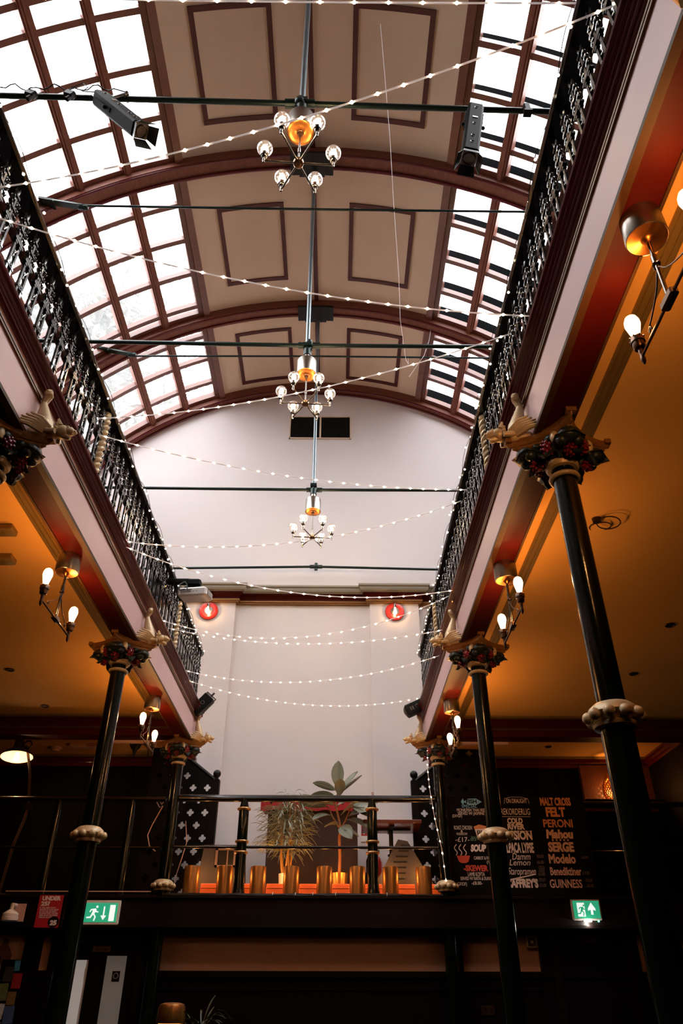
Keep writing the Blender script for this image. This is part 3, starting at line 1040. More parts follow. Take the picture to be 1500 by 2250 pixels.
M['redlamp'] = mat('red_enamel', rgb(190, 40, 32), 0.3, coat=0.4)
wl = make_wall_lamp()
wl.location = (1.35, PY, 7.076)
wl['label'] = 'round red wall lamp with bare bulb on the right pilaster'
dup(wl, (-1.85, PY, 7.072), 'round red wall lamp partly behind the projector')

# ------------------------------------------------------------------ vent grille in the gable
t = thing('vent_grille', 'black double vent grille with pale frame high on the end wall', 'vent', (0, YE, 11.275))
b = MB()
for a_, c_ in (((-.64, -.03, -.30), (.62, 0, -.275)), ((-.64, -.03, .275), (.62, 0, .30)), ((-.64, -.03, -.30), (-.615, 0, .30)), ((.595, -.03, -.30), (.62, 0, .30)), ((-.025, -.032, -.30), (.01, 0, .30))):
    b.box(a_, c_)
b.obj('frame', M['cream'], t)
b = MB().box((-.62, -.012, -.28), (.60, -.004, .28))
for i in range(18):
    z = -.27 + .03 * i
    b.box((-.62, -.022, z), (.60, -.01, z + .012))
b.obj('grille', M['black'], t)

# ------------------------------------------------------------------ fairy lights
FG = 'fairy light strings zigzagging across the hall'
def string_light(A, B, sag, label, nb, wire=.0045, br=.0085):
    A, B = Vector(A), Vector(B)
    t = thing('fairy_light_string', label, 'string light', A, FG)
    def P(u):
        p = (B - A) * u
        p.z -= 4 * sag * u * (1 - u)
        return p
    MB().tube([P(i / 30) for i in range(31)], wire, 5).obj('wire', M['fairywire'], t)
    for i in range(nb):
        o = bpy.data.objects.new('fairy_bulb', FB)
        COL.objects.link(o)
        o.parent = t
        o.location = P((i + .5) / nb)
    return t
FB = MB().ball((0, 0, 0), .0072, 8, 6, sc=(1.2, 1.2, 1)).mesh('fairy_bulb', M['fairy'])
string_light((-1.46, 1.53, 5.45), (1.46, 1.53, 5.45), .02, 'fairy light string along the very top edge of the picture', 18)
STR = [([-1.46, 2.28, 5.09], [1.46, 1.33, 4.91], .18, 'fairy light string crossing right in front of the nearest chandelier'),
       ([-1.46, 2.37, 4.95], [1.46, 2.89, 4.82], .15, 'fairy light string sloping down to the right between the near and middle chandeliers'),
       ([-1.46, 4.19, 5.14], [1.46, 3.3, 5.12], .15, 'fairy light string passing in front of the middle chandelier'),
       ([-1.46, 4.26, 5.04], [1.46, 5.12, 5.17], .13, 'fairy light string just above the rod of the farthest chandelier'),
       ([-1.46, 5.27, 4.72], [1.46, 5.42, 5.26], .22, 'fairy light string crossing the farthest chandelier, rising to the right'),
       ([-1.46, 5.32, 4.7], [1.46, 6.11, 4.72], .24, 'fairy light string drooping in front of the cornice of the end wall'),
       ([-1.46, 6.81, 4.73], [1.46, 6.51, 4.86], .32, 'fairy light string passing just under the right red wall lamp'),
       ([-1.46, 7.24, 4.83], [1.46, 6.95, 4.70], .17, 'third lowest fairy light string, well below the red wall lamps'),
       ([-1.46, 8.29, 4.77], [1.46, 7.42, 4.61], .22, 'second lowest fairy light string before the blank white wall'),
       ([-1.46, 8.54, 4.74], [1.46, 9.28, 4.8], .20, 'lowest fairy light string, ending at the small black speakers')]
for A, B, sg, lb in STR:
    string_light(A, B, sg, lb, 26)
# strings wound along the two handrails
for s, nm in ((-1, 'fairy light string wound along the left gallery handrail'), (1, 'fairy light string wound along the right gallery handrail')):
    t = thing('fairy_light_string', nm, 'string light', (s * 1.5, 1.4, 5.46), 'fairy light strings on the handrails')
    pts = []
    for i in range(181):
        y = 8.0 * i / 180
        a = i * .42
        pts.append((-s * .042 + s * .012 * cos(a), y, .0 + .032 * sin(a)))
    MB().tube(pts, .0025, 4).obj('wire', M['black'], t)
    rnd = random.Random(3 + s)
    for i in range(46):
        o = bpy.data.objects.new('fairy_bulb', FB)
        COL.objects.link(o)
        o.parent = t
        o.location = (-s * rnd.choice((.055, .05, .03)), 8.0 * (i + rnd.uniform(.1, .9)) / 46, rnd.uniform(-.06, .01))
# the string trailing down beside the right stage column
t = thing('fairy_light_string', 'fairy light string hanging down beside the column at the right end of the stage', 'string light', (1.52, 9.40, 4.20), 'hanging fairy lights')
pts = [(.0, 0, 0), (-.02, 0, -.25), (-.01, 0, -.5), (.03, 0, -.85), (.09, 0, -1.2), (.12, 0, -1.6)]
MB().tube(pts, .004, 5).obj('wire', M['fairywire'], t)
for i in range(14):
    u = (i + .5) / 14 * 5
    k = int(u)
    p = Vector(pts[k]).lerp(Vector(pts[k + 1]), u - k)
    o = bpy.data.objects.new('fairy_bulb', FB)
    COL.objects.link(o)
    o.parent = t
    o.location = p

# ------------------------------------------------------------------ stage spotlights on the near rod
def make_spot():
    """profile spotlight: yoke pivot at origin, nose along -z"""
    t = thing('stage_spotlight', 'x', 'spotlight', (0, 0, 0), 'profile spotlights on the near rod')
    b = MB().rbox((-.068, -.068, -.52), (.068, .068, .26), .018)
    b.box((-.055, -.055, .26), (.055, .055, .272))
    o = b.obj('housing', M['spotblack'], t)
    for z in (.17, -.10, -.30, -.40):
        MB().torus((0, -.069, z), .014, .003, 12, 5, axis='y', a0=.4, a1=5.2).obj('knob_ring', M['steel'], o)
    MB().cbox((0, -.07, .0), (.045, .006, .018)).obj('badge', M['steel'], o)
    b = MB().torus((0, 0, .29), .05, .005, 16, 6, axis='y')
    b.obj('rear_handle', M['steel'], t)
    b = MB()
    for s in (-1, 1):
        b.box((s * .07 - .004, -.018, -.09), (s * .07 + .004, .018, .05))
        b.box((min(s * .066, s * .08), -.012, .02), (max(s * .066, s * .08), .012, .20))
        b.ball((s * .088, 0, -.02), .018, 8, 6)
    b.box((-.08, -.012, .19), (.08, .012, .20))
    b.obj('yoke', M['spotblack'], t)
    b = MB().box((-.06, -.06, -.54), (.06, .06, -.52))
    b.lathe([(.05, -.56), (.055, -.54), (0, -.535)], 20)
    b.obj('nose_frame', M['steel'], t)
    for k in range(4):
        m = RZ(k * pi / 2)
        MB().add([(-.055, -.062, -.535), (.055, -.062, -.535), (.075, -.10, -.63), (-.075, -.10, -.63), (-.055, -.066, -.535), (.055, -.066, -.535), (.075, -.104, -.63), (-.075, -.104, -.63)],
                 [(0, 1, 2, 3), (7, 6, 5, 4), (0, 4, 5, 1), (1, 5, 6, 2), (2, 6, 7, 3), (3, 7, 4, 0)], m).obj('barn_door', M['barn'], t)
    return t
M['spotblack'] = mat('black_powder_coat', rgb(8, 9, 10), 0.55, spec=0.12)
M['barn'] = mat('dark_grey_metal', rgb(64, 66, 68), 0.4, metal=0.3)
def aim(o, a, b, roll=0.0):
    """put the spotlight with its tail towards a and nose towards b"""
    a, b = Vector(a), Vector(b)
    d = (a - b).normalized()
    y = Vector((0, 1, 0))
    x = y.cross(d).normalized()
    y = d.cross(x)
    m = Matrix((x, y, d)).transposed().to_4x4() @ RZ(roll)
    m.translation = a.lerp(b, .34)
    o.matrix_world = m
sp = make_spot()
sp['label'] = 'black stage spotlight tilted down to the right on the near rod, left of the chandelier'
sp2 = dup(sp, (0, 0, 0), 'black stage spotlight hanging upright on the near rod, right of the chandelier')
aim(sp, (-1.80, 3.36, 8.17), (-1.30, 3.30, 7.50), .5)
aim(sp2, (1.53, 3.33, 8.03), (1.37, 3.30, 7.05), .1)
# hook clamps joining them to the rod belong to the spotlights
for o, p in ((sp, (-1.60, 3.45, 8.36)), (sp2, (1.56, 3.45, 8.10))):
    b = MB()
    m = o.matrix_world.inverted()
    q = Vector(p)
    yk = o.matrix_world @ Vector((0, 0, .195))
    b.torus(q, .04, .012, 14, 6, axis='x', mtx=m)
    b.tube([q - Vector((0, .04, .03)), yk], .014, 8, mtx=m)
    b.obj('hook_clamp', M['nickel'], o)
# plugs and flex tied to the left part of that rod
t = thing('cable_loop', 'thin black flex looped round the near rod between plugs and the tilted spotlight', 'cable', (-2.6, 3.42, 8.36))
pts = [(-.15 + .05 * i, -.035 + .02 * sin(i * 1.7), .02 + .035 * sin(i * .8) - .012 * i * .05) for i in range(24)]
b = MB().tube(pts, .006, 6)
b.tube([(.50, -.03, .02), (.60, -.04, .09), (.66, -.04, .02), (.62, -.04, -.05), (.72, -.05, -.08), (.83, -.05, -.09)], .005, 6)
b.obj('flex', M['black'], t)
for x, lb in ((-2.42, 'black plug hanging from the near rod by the left balustrade'), (-2.07, 'black socket block tied to the near rod beside the tilted spotlight')):
    b = MB().rbox((-.05, -.03, -.10), (.05, .03, -.02), .012, RY(.5))
    b.cyl((.03, 0, -.14), .022, .05, 12, RY(.5))
    b.tube([(0, 0, -.03), (0, .03, .0), (0, .05, .025)], .008, 6)
    tag(b.obj('cable_plug', M['black'], None, (x, 3.41, 8.36)), lb, 'plug', 'plugs on the near rod')
b = MB().rbox((-.03, -.03, -.02), (.03, .03, .09), .01)
b.box((-.035, -.035, -.045), (.035, .035, -.02))
tag(b.obj('rod_clamp', M['black'], None, (2.02, 3.42, 8.13)), 'small black clamp on the near rod beside the right balustrade', 'clamp')
# pull cords of the right skylights, loose wire
for pts, lb in (([(1.72, 3.9, 8.9), (1.74, 3.7, 8.6), (1.70, 3.5, 8.12)], 'white pull cord above the upright spotlight'),
                ([(2.05, 9.30, 11.8), (1.95, 9.0, 11.2), (1.80, 8.8, 10.6), (1.55, 9.0, 10.3)], 'white pull cord trailing from the right skylight to the thin rod')):
    tag(MB().tube([Vector(p) for p in pts], .004, 5).obj('pull_cord', M['fairywire']), lb, 'cord', 'pull cords')
pts = [(.82, 4.0, 11.2), (1.0, 5.2, 10.9), (1.12, 6.2, 11.0), (1.28, 7.4, 10.9), (1.36, 8.2, 10.8), (1.5, 8.9, 10.6), (1.58, 9.2, 10.8), (1.6, 9.33, 11.11)]
tag(MB().tube(pts, .0035, 5).obj('loose_wire', M['fairywire']), 'thin loose wire wandering across the right ceiling panels', 'wire')
# ------------------------------------------------------------------ stage rail between the end columns
M['gilt'] = mat('worn_gilt', rgb(176, 128, 74), 0.35, metal=0.5, var=0.2, vscale=30)
t = thing('stage_railing', 'dark stage railing with gilt-ringed posts between the two end columns', 'railing', (0, 9.50, 2.535))
b = MB()
b.tube([(-1.58, 0, 1.045), (1.58, 0, 1.045)], .036, 12)
b.tube([(-1.58, 0, 1.075), (1.58, 0, 1.075)], .018, 8)
b.obj('handrail', M['railwood'], t)
b = MB().tube([(-1.58, 0, .495), (1.58, 0, .495)], .0165, 10)
b.obj('middle_rail', M['railwood'], t)
for x in (-.772, .797):
    p = MB().lathe([(0, 0), (.075, 0), (.07, .03), (.066, .05), (.062, .435), (.06, .435), (.06, .57), (.062, .58), (.06, .93), (.04, 1.02), (.04, 1.04), (0, 1.04)], 20).obj('post', M['green'], t, (x, 0, 0))
    for z in (.435, .555, .925):
        MB().lathe([(.055, z - .018), (.078, z - .012), (.084, z), (.078, z + .012), (.055, z + .018)], 24).obj('gilt_ring', M['gilt'], p)

# brass tube footlights and the wooden blocks between them
GT = 'brass tube footlights along the stage edge'
def make_tube():
    t = thing('footlight', 'x', 'footlight', (0, 0, 0), GT)
    b = MB()
    prof = [(.092, 0), (.094, .0), (.094, .315), (.09, .33), (.075, .336), (.074, .333), (.09, .32), (.092, .31), (.092, 0)]
    b.lathe(prof, 30, None, radians(165), radians(375))
    b.obj('brass_shade', M['brass'], t)
    MB().cyl((0, 0, 0), .05, .05, 16).obj('lamp_base', M['black'], t)
    g = MB().ball((0, 0, .10), .03, 12, 8, sc=(1, 1, 1.5)).obj('bulb', M['warmbulb'], t)
    lamp('bulb_light', (0, .06, .29), 1.8, (1.0, .38, .09), g, .03)
    return t
ft = make_tube()
names = ['leftmost brass tube footlight, next to the left end column', 'brass tube footlight second from the left on the stage edge', 'brass tube footlight just right of the left rail post',
         'brass tube footlight right of the white plant pot', 'brass tube footlight left of the brass plant pot', 'brass tube footlight just left of the right rail post',
         'brass tube footlight just right of the right rail post', 'rightmost brass tube footlight, in front of the wedge speaker']
for i in range(8):
    x = -1.365 + .3965 * i
    if i == 0:
        ft.location = (x, 9.70, 2.515)
        ft['label'] = names[0]
    else:
        dup(ft, (x, 9.70, 2.515), names[i])
GB = 'orange wooden blocks between the footlights'
def make_block():
    t = thing('wooden_block', 'x', 'wooden block', (0, 0, 0), GB)
    b = MB()
    b.rbox((-.108, -.04, 0), (.108, .04, .115), .004)
    b.rbox((-.106, -.044, .112), (.106, .044, .132), .004)
    b.rbox((-.104, -.04, .13), (.104, .04, .165), .006)
    b.obj('body', M['blockwood'], t)
    return t
bk = make_block()
nb = ['leftmost orange wooden block on the stage edge', 'orange wooden block behind the left rail post', 'orange wooden block in front of the white plant pot', 'orange wooden block right of the white plant pot',
      'orange wooden block in front of the brass plant pot', 'orange wooden block behind the right rail post', 'orange wooden block before the wedge speaker', 'rightmost orange wooden block, by the right end column']
for i in range(8):
    x = -1.167 + .3965 * i
    if i == 0:
        bk.location = (x, 9.88, 2.515)
        bk['label'] = nb[0]
    else:
        dup(bk, (x, 9.88, 2.515), nb[i])
# cables taped along the stage edge
b = MB()
rnd = random.Random(2)
for k in range(3):
    b.tube([(-1.6 + .11 * i, 9.40 + .012 * k + rnd.uniform(-.008, .008), 2.508 + .007 * k + rnd.uniform(-.004, .006)) for i in range(30)], .008, 6)
o = b.obj('cable_bundle', M['black'])
tag(o, 'black cables taped along the front edge of the stage', 'cable')
b = MB()
for x in (-.36, -.10, .10, .36, .95):
    b.tube([(x + .004 * cos(a), 9.42 + .026 * cos(a), 2.514 + .024 * sin(a)) for a in [i * pi / 6 for i in range(12)]], .0045, 5, closed=True)
b.obj('cable_tie', M['white'], o)

# ------------------------------------------------------------------ things standing on the stage
ZS = 2.52
t = thing('dj_booth', 'dark panelled booth with a red cloth edge behind the two stage plants', 'booth', (.03, 10.60, ZS))
b = MB().box((-.60, 0, 0), (.62, .04, 1.22))
b.box((-.60, .04, 0), (-.56, .55, 1.22)).box((.58, .04, 0), (.62, .55, 1.22))
b.obj('front_panel', M['boothwood'] if 'boothwood' in M else mat('brown_hessian_panel', rgb(48, 29, 19), .7, var=.2, vscale=30), t)
b = MB().box((-.70, -.06, 1.22), (.66, .60, 1.255))
b.obj('table_top', M['blackwood'], t)
b = MB()
pts = []
for i in range(41):
    x = -.70 + 1.36 * i / 40
    pts.append((x, -.065 - .008 * sin(i * 1.1), 0))
v, f = [], []
for i, p in enumerate(pts):
    v += [(p[0], p[1], 1.255), (p[0], p[1] - .006, 1.14 - .01 * sin(i * .9)), (p[0], p[1] + .004, 1.14 - .01 * sin(i * .9)), (p[0], p[1] + .012, 1.255)]
for i in range(40):
    for j in range(4):
        f.append((i * 4 + j, i * 4 + (j + 1) % 4, i * 4 + 4 + (j + 1) % 4, i * 4 + 4 + j))
b.add(v, f, None, True)
b.obj('red_cloth_edge', M['redcloth'] if 'redcloth' in M else mat('red_cloth', rgb(150, 18, 20), .8), t)
t = thing('audio_mixer', 'black audio mixer on the booth, between the tops of the two plants', 'mixer', (.02, 10.68, ZS + 1.255))
MB().rbox((-.18, -.10, 0), (.18, .16, .06), .008).obj('case', M['black'], t)
b = MB()
rnd = random.Random(4)
for i in range(13):
    b.cyl((-.15 + .025 * i, -.06 + .03 * (i % 3), .06), .006, .03 + .02 * rnd.random(), 8)
b.obj('knob', M['steel'], t)
t = thing('audio_player', 'flat black player on the booth left of the mixer, half behind bamboo tips', 'player', (-.42, 10.68, ZS + 1.255))
MB().rbox((-.14, -.08, 0), (.14, .18, .04), .008).obj('case', M['black'], t)
t = thing('equipment_box', 'low dark box on the booth right of the rubber plant top', 'box', (.58, 10.68, ZS + 1.255))
MB().rbox((-.12, -.08, 0), (.12, .18, .025), .006).obj('case', M['black'], t)

# pedestal table on the right, little letter tiles on it
t = thing('pedestal_table', 'square brown pedestal table on the stage right of the rubber plant', 'table', (1.09, 10.46, ZS))
b = MB().rbox((-.38, -.36, .90), (.38, .36, .945), .006)
b.obj('table_top', M['tablewood'] if 'tablewood' in M else mat('red_brown_table_wood', rgb(104, 50, 36), .35, var=.3, vscale=10, coat=.3), t)
b = MB().cyl((0, 0, 0), .028, .88, 16)
b.box((-.26, -.03, .875), (.26, .03, .90)).box((-.03, -.26, .875), (.03, .26, .90))
b.lathe([(0, 0), (.19, 0), (.19, .015), (.04, .04), (0, .04)], 24)
b.lathe([(.028, .55), (.05, .56), (.05, .58), (.028, .59)], 16)
b.obj('leg', M['black'], t)
t = thing('socket_strip', 'pale socket strip on the end wall seen just over the stage rail', 'socket', (1.09, YE, 4.075))
MB().rbox((-.20, -.035, -.045), (-.01, 0, .045), .006).obj('plate', M['tan'], t)
MB().rbox((.01, -.035, -.045), (.20, 0, .045), .006).obj('plate', M['tan'], t)
b = MB()
for i in range(3):
    b.cbox((-.16 + .055 * i, -.037, .0), (.018, .006, .018))
    b.cbox((.05 + .055 * i, -.037, .0), (.018, .006, .018))
b.obj('socket_hole', M['black'], t)

# floor monitors
M['speaker'] = mat('dark_grey_speaker', rgb(48, 46, 50), .6, bump=.1)
t = thing('floor_speaker', 'grey boxy loudspeaker with a framed slot on the stage at the left', 'speaker', (-1.08, 10.2, ZS))
b = MB().prism([(-.30, 0), (.30, 0), (.26, .62), (-.22, .62)], -.18, .22)
b.obj('cabinet', M['speaker'], t)
b = MB()
for q in (((-.07, -.20, .36), (.19, -.18, .385)), ((-.07, -.20, .555), (.19, -.18, .58)), ((-.07, -.20, .36), (-.04, -.18, .58)), ((.16, -.20, .36), (.19, -.18, .58)), ((.075, -.196, .38), (.09, -.18, .56))):
    b.box(*q)
b.obj('slot_frame', M['steelgrey'] if 'steelgrey' in M else mat('grey_plastic', rgb(104, 92, 94), .5), t)
MB().box((-.04, -.186, .38), (.16, -.179, .56)).obj('slot', M['black'], t)
t = thing('wedge_speaker', 'black wedge-shaped stage monitor tipped back on the stage at the right', 'speaker', (1.24, 9.98, ZS))
b = MB().prism([(-.34, 0), (.32, 0), (.34, .14), (.02, .66), (-.10, .68), (-.38, .20)], -.03, .24)
b.obj('cabinet', M['speaker'], t)
b = MB()
for i in range(9):
    u = i / 8
    b.box((-.33 + .26 * u - .0, -.036, .12 + .5 * u - .02), (-.06 + .10 * u, -.03, .135 + .5 * u - .02))
b.obj('grille', M['black'], t)

# extinguisher, sign
M['signred'] = mat('extinguisher_red', rgb(170, 22, 24), .3, coat=.3)
t = thing('fire_extinguisher', 'red fire extinguisher on the end wall behind the right rail post', 'extinguisher', (.93, 11.32, 2.70))
MB().lathe([(0, 0), (.08, 0), (.085, .02), (.085, .42), (.06, .49), (.03, .51), (.03, .54), (0, .54)], 24).obj('cylinder', M['signred'], t)
b = MB().tube([(.03, 0, .54), (-.09, 0, .56), (-.13, 0, .45), (-.13, -.02, .25)], .012, 8)
b.lathe([(.02, 0), (.045, -.22), (.04, -.22), (.0, 0)], 16, TR(-.13, -.02, .30))
b.cbox((0, 0, .57), (.10, .03, .03))
b.obj('hose_and_horn', M['black'], t)
t = thing('fire_sign', 'small red and white fire sign on the end wall left of the right rail post', 'sign', (.80, YE - .005, 3.56))
MB().box((-.075, -.005, -.13), (.075, 0, .11)).obj('plate', M['white'], t)
b = MB().box((-.07, -.008, -.05), (.07, -.004, .10))
b.obj('red_field', M['signred'], t)
b = MB().box((-.045, -.011, -.03), (-.02, -.007, .08)).box((-.02, -.011, .02), (.01, -.007, .04))
b.prism([(.03, -.03), (.055, 0), (.05, .04), (.035, .08), (.02, .04), (.01, 0)], -.011, -.007)
b.obj('flame_symbol', M['white'], t)
t = thing('wall_cable', 'thin black cable hanging down the white wall behind the pedestal table', 'cable', (1.02, 11.46, 2.52))
MB().tube([(0, 0, 1.0), (-.01, 0, .7), (.03, 0, .45), (-.03, 0, .2), (-.06, 0, 0)], .006, 6).obj('flex', M['black'], t)

# ------------------------------------------------------------------ plants
M['bamboo'] = mat('grey_green_bamboo_leaf', rgb(146, 154, 134), .55, var=.35, vscale=20)
M['cane'] = mat('straw_cane', rgb(170, 130, 72), .5, var=.2)
M['rubber'] = mat('grey_green_broad_leaf', rgb(136, 142, 126), .38, var=.25, vscale=14)
M['trunkmat'] = mat('tan_stem', rgb(165, 110, 64), .6, var=.2)
M['soil'] = mat('dark_soil', rgb(40, 28, 20), .9)
def blade(b, p, d, L, w, droop=.4, n=5):
    """long leaf blade from p along direction d, with a folded midrib and a little thickness"""
    d = d.normalized()
    side = d.cross(Vector((0, 0, 1)))
    side = side.normalized() if side.length > 1e-3 else Vector((1, 0, 0))
    upv = side.cross(d)
    v, f = [], []
    for i in range(n + 1):
        t_ = i / n
        c = p + d * (L * t_) - Vector((0, 0, 1)) * (droop * L * t_ * t_)
        q = w * .5 * (sin(pi * min(.97, .1 + .88 * t_)) ** .8)
        v += [c - side * q + upv * q * .35, c, c + side * q + upv * q * .35, c - upv * .003]
    for i in range(n):
        a = i * 4
        c = a + 4
        f += [(a, a + 1, c + 1, c), (a + 1, a + 2, c + 2, c + 1), (a + 2, a + 3, c + 3, c + 2), (a + 3, a, c, c + 3)]
    b.add(v, f, None, True)
t = thing('bamboo_plant', 'feathery bamboo plant in a white pot on the stage', 'plant', (-.27, 10.10, ZS))
MB().lathe([(0, 0), (.07, 0), (.085, .30), (.078, .30), (.075, .27), (0, .27)], 24).obj('pot', M['white'], t)
MB().lathe([(0, .272), (.074, .272)], 20).obj('soil', M['soil'], t)
rnd = random.Random(11)
canes = []
for i in range(5):
    a = i * 2 * pi / 5
    pts = [Vector((.04 * cos(a), .04 * sin(a), .26))]
    top = Vector((.10 * cos(a) + rnd.uniform(-.05, .05), .08 * sin(a), 1.05 + rnd.uniform(-.15, .22)))
    for k in range(1, 9):
        u = k / 8
        pts.append(pts[0].lerp(top, u) + Vector((.012 * sin(k + i), 0, 0)))
    canes.append(pts)
    b = MB().tube(pts, [.0125 - .0008 * k for k in range(9)], 8)
    for q in pts[1:]:
        b.torus(q, .012, .0035, 10, 5)
    b.obj('cane', M['cane'], t)
b = MB()
for pts in canes:
    for k in range(130):
        u = rnd.uniform(.22, 1.0) ** .8
        q = u * 8
        j = min(7, int(q))
        p = pts[j].lerp(pts[j + 1], q - j)
        a = rnd.uniform(0, 2 * pi)
        rr = (.10 + .20 * sin(pi * min(1, u * .9))) * rnd.uniform(.25, 1)
        e = p + Vector((cos(a) * rr, sin(a) * rr * .8, rnd.uniform(-.02, .12)))
        if k % 3 == 0:
            b.tube([p, e], .0018, 4, cap=False)
        blade(b, e, Vector((cos(a + rnd.uniform(-.6, .6)), sin(a + rnd.uniform(-.6, .6)) * .8, rnd.uniform(-.5, .7))), rnd.uniform(.09, .17), .016, rnd.uniform(.2, .7), 4)
b.obj('foliage', M['bamboo'], t)
t = thing('rubber_plant', 'broad-leaved rubber plant in a brass pot on the stage', 'plant', (.40, 10.12, ZS))
MB().lathe([(0, 0), (.085, 0), (.11, .31), (.103, .31), (.10, .28), (0, .28)], 28).obj('pot', M['brass'], t)
MB().lathe([(0, .282), (.098, .282)], 20).obj('soil', M['soil'], t)
MB().tube([(0, 0, .26), (.01, 0, .5), (.0, 0, .72), (.02, 0, .85), (-.02, 0, 1.0), (-.05, 0, 1.15), (-.02, 0, 1.32)], [.022, .02, .019, .017, .014, .012, .008], 10).obj('stem', M['trunkmat'], t)
b = MB().tube([(.01, 0, .80), (.09, -.02, .95), (.15, -.02, 1.1)], [.014, .011, .008], 8)
b.tube([(0, 0, .85), (-.09, 0, .98), (-.14, 0, 1.10)], [.013, .010, .007], 8)
b.obj('branch', M['trunkmat'], t)
def broad_leaf(base, d, L, w, roll, droop):
    b = MB()
    d = Vector(d).normalized()
    side = d.cross(Vector((0, 0, 1))).normalized()
    side = (Matrix.Rotation(roll, 3, d) @ side)
    nn = side.cross(d)
    v, f = [], []
    nu, nv = 8, 6
    for i in range(nu + 1):
        u = i / nu
        c = Vector(base) + d * L * (u * .92 + .08) - Vector((0, 0, 1)) * droop * L * u * u
        q = w * .5 * max(0.03, sin(pi * u) ** .62)
        for j in range(nv + 1):
            z = j / nv * 2 - 1
            v.append(c + side * q * z + nn * (abs(z) * q * .28 + .003 * cos(j * pi)))
    m = nv + 1
    for i in range(nu):
        for j in range(nv):
            f.append((i * m + j, i * m + j + 1, (i + 1) * m + j + 1, (i + 1) * m + j))
    o_ = len(v)
    v2 = [p - nn * .004 for p in v]
    b.add(v + v2, f + [tuple(o_ + k for k in reversed(q)) for q in f], None, True)
    b.tube([Vector(base), Vector(base) + d * L * .08], .006, 6)
    return b
LV = [((-.02, 0, 1.32), (.02, -.15, 1), .30, .15, 0.2, .0), ((-.02, 0, 1.30), (-.9, .1, .35), .30, .10, .7, .05), ((-.02, 0, 1.28), (.8, -.1, .75), .30, .09, .8, -.05),
      ((-.03, 0, 1.25), (.75, -.2, .45), .32, .10, .5, -.1), ((-.03, 0, 1.22), (-.9, -.2, .1), .30, .13, .3, .1), ((.0, 0, 1.22), (.05, -.6, .7), .24, .12, 0, .1),
      ((-.05, 0, 1.12), (-.7, -.4, .15), .30, .15, .3, .3), ((-.14, 0, 1.10), (-.9, -.3, .12), .30, .16, .5, .1), ((-.10, 0, 1.0), (-.6, -.5, -.1), .26, .13, -.3, .2),
      ((-.03, 0, 1.1), (.2, -.7, .2), .27, .16, .9, .3), ((.02, 0, 1.0), (.6, -.4, .5), .30, .13, .5, .15), ((.10, 0, .98), (.8, -.35, .3), .32, .17, .7, .2),
      ((.15, 0, 1.1), (.9, .1, .25), .30, .16, .9, .1), ((.15, 0, 1.1), (.85, -.4, -.25), .30, .15, .8, .2), ((.09, 0, .95), (.9, -.2, -.2), .26, .14, .5, .2),
      ((0, 0, .86), (.45, -.6, -.35), .24, .15, .7, .2), ((.0, 0, .8), (.8, -.3, .1), .22, .12, .3, .4), ((0, 0, .88), (-.5, -.4, .05), .2, .1, .2, .3)]
for q in LV:
    q = (q[0], q[1], q[2] * 1.22, q[3] * 1.2) + q[4:]
    broad_leaf(*q).obj('leaf', M['rubber'], t)

# ------------------------------------------------------------------ pierced stair screens with ball-topped newels
def screen_mesh(poly, holes, r):
    cu = bpy.data.curves.new('s', 'CURVE')
    cu.dimensions = '2D'
    cu.fill_mode = 'BOTH'
    cu.extrude = .018
    def spl(pts):
        sp_ = cu.splines.new('POLY')
        sp_.points.add(len(pts) - 1)
        for p, q in zip(sp_.points, pts):
            p.co = (q[0], q[1], 0, 1)
        sp_.use_cyclic_u = True
    spl(poly)
    for hx, hy in holes:
        pts = []
        for k in range(4):
            ca = k * pi / 2
            for i in range(9):
                a = ca - 1.9 + 3.8 * i / 8
                pts.append((hx + r * .95 * cos(ca) + r * .72 * cos(a), hy + r * .95 * sin(ca) + r * .72 * sin(a)))
        spl(pts)
    o = bpy.data.objects.new('s', cu)
    me = bpy.data.meshes.new_from_object(o)
    bpy.data.objects.remove(o)
    bpy.data.curves.remove(cu)
    return me
def screen(s, x0, label):
    t = thing('stair_screen', label, 'screen', (x0, 10.75, ZS), 'pierced stair screens')
    poly = [(0, 0), (s * .95, 0), (s * .95, 2.25), (0, 1.55)]
    holes = []
    for r_ in range(12):
        for c_ in range(5):
            hx = .12 + .20 * c_ + (.10 if r_ % 2 else 0)
            hy = .16 + .165 * r_
            if hx < .88 and hy < 1.42 + .74 * hx:
                holes.append((s * hx, hy))
    me = screen_mesh(poly, holes, .030)
    me.materials.clear()
    me.materials.append(M['blackwood'])
    o = bpy.data.objects.new('pierced_panel', me)
    COL.objects.link(o)
    o.parent = t
    o.rotation_euler = (pi / 2, 0, 0)
    b = MB()
    d = Vector((s * .95, 0, .70)).normalized()
    b.tube([(0, 0, 1.57), (s * .97, 0, 2.285)], .03, 8)
    b.obj('sloping_rail', M['railwood'], t)
    b = MB().box((-.05, -.05, 0), (.05, .05, 1.585))
    b.lathe([(.05, 1.585), (.03, 1.60), (.025, 1.63), (0, 1.63)], 16)
    nw = b.obj('newel_post', M['blackwood'], t)
    MB().ball((0, 0, 1.672), .056, 18, 12).obj('ball_finial', M['black'], nw)
screen(-1, -1.34, 'black pierced stair screen with ball-topped newel, left of the stage')
screen(1, 1.465, 'black pierced stair screen with ball-topped newel, right of the stage')
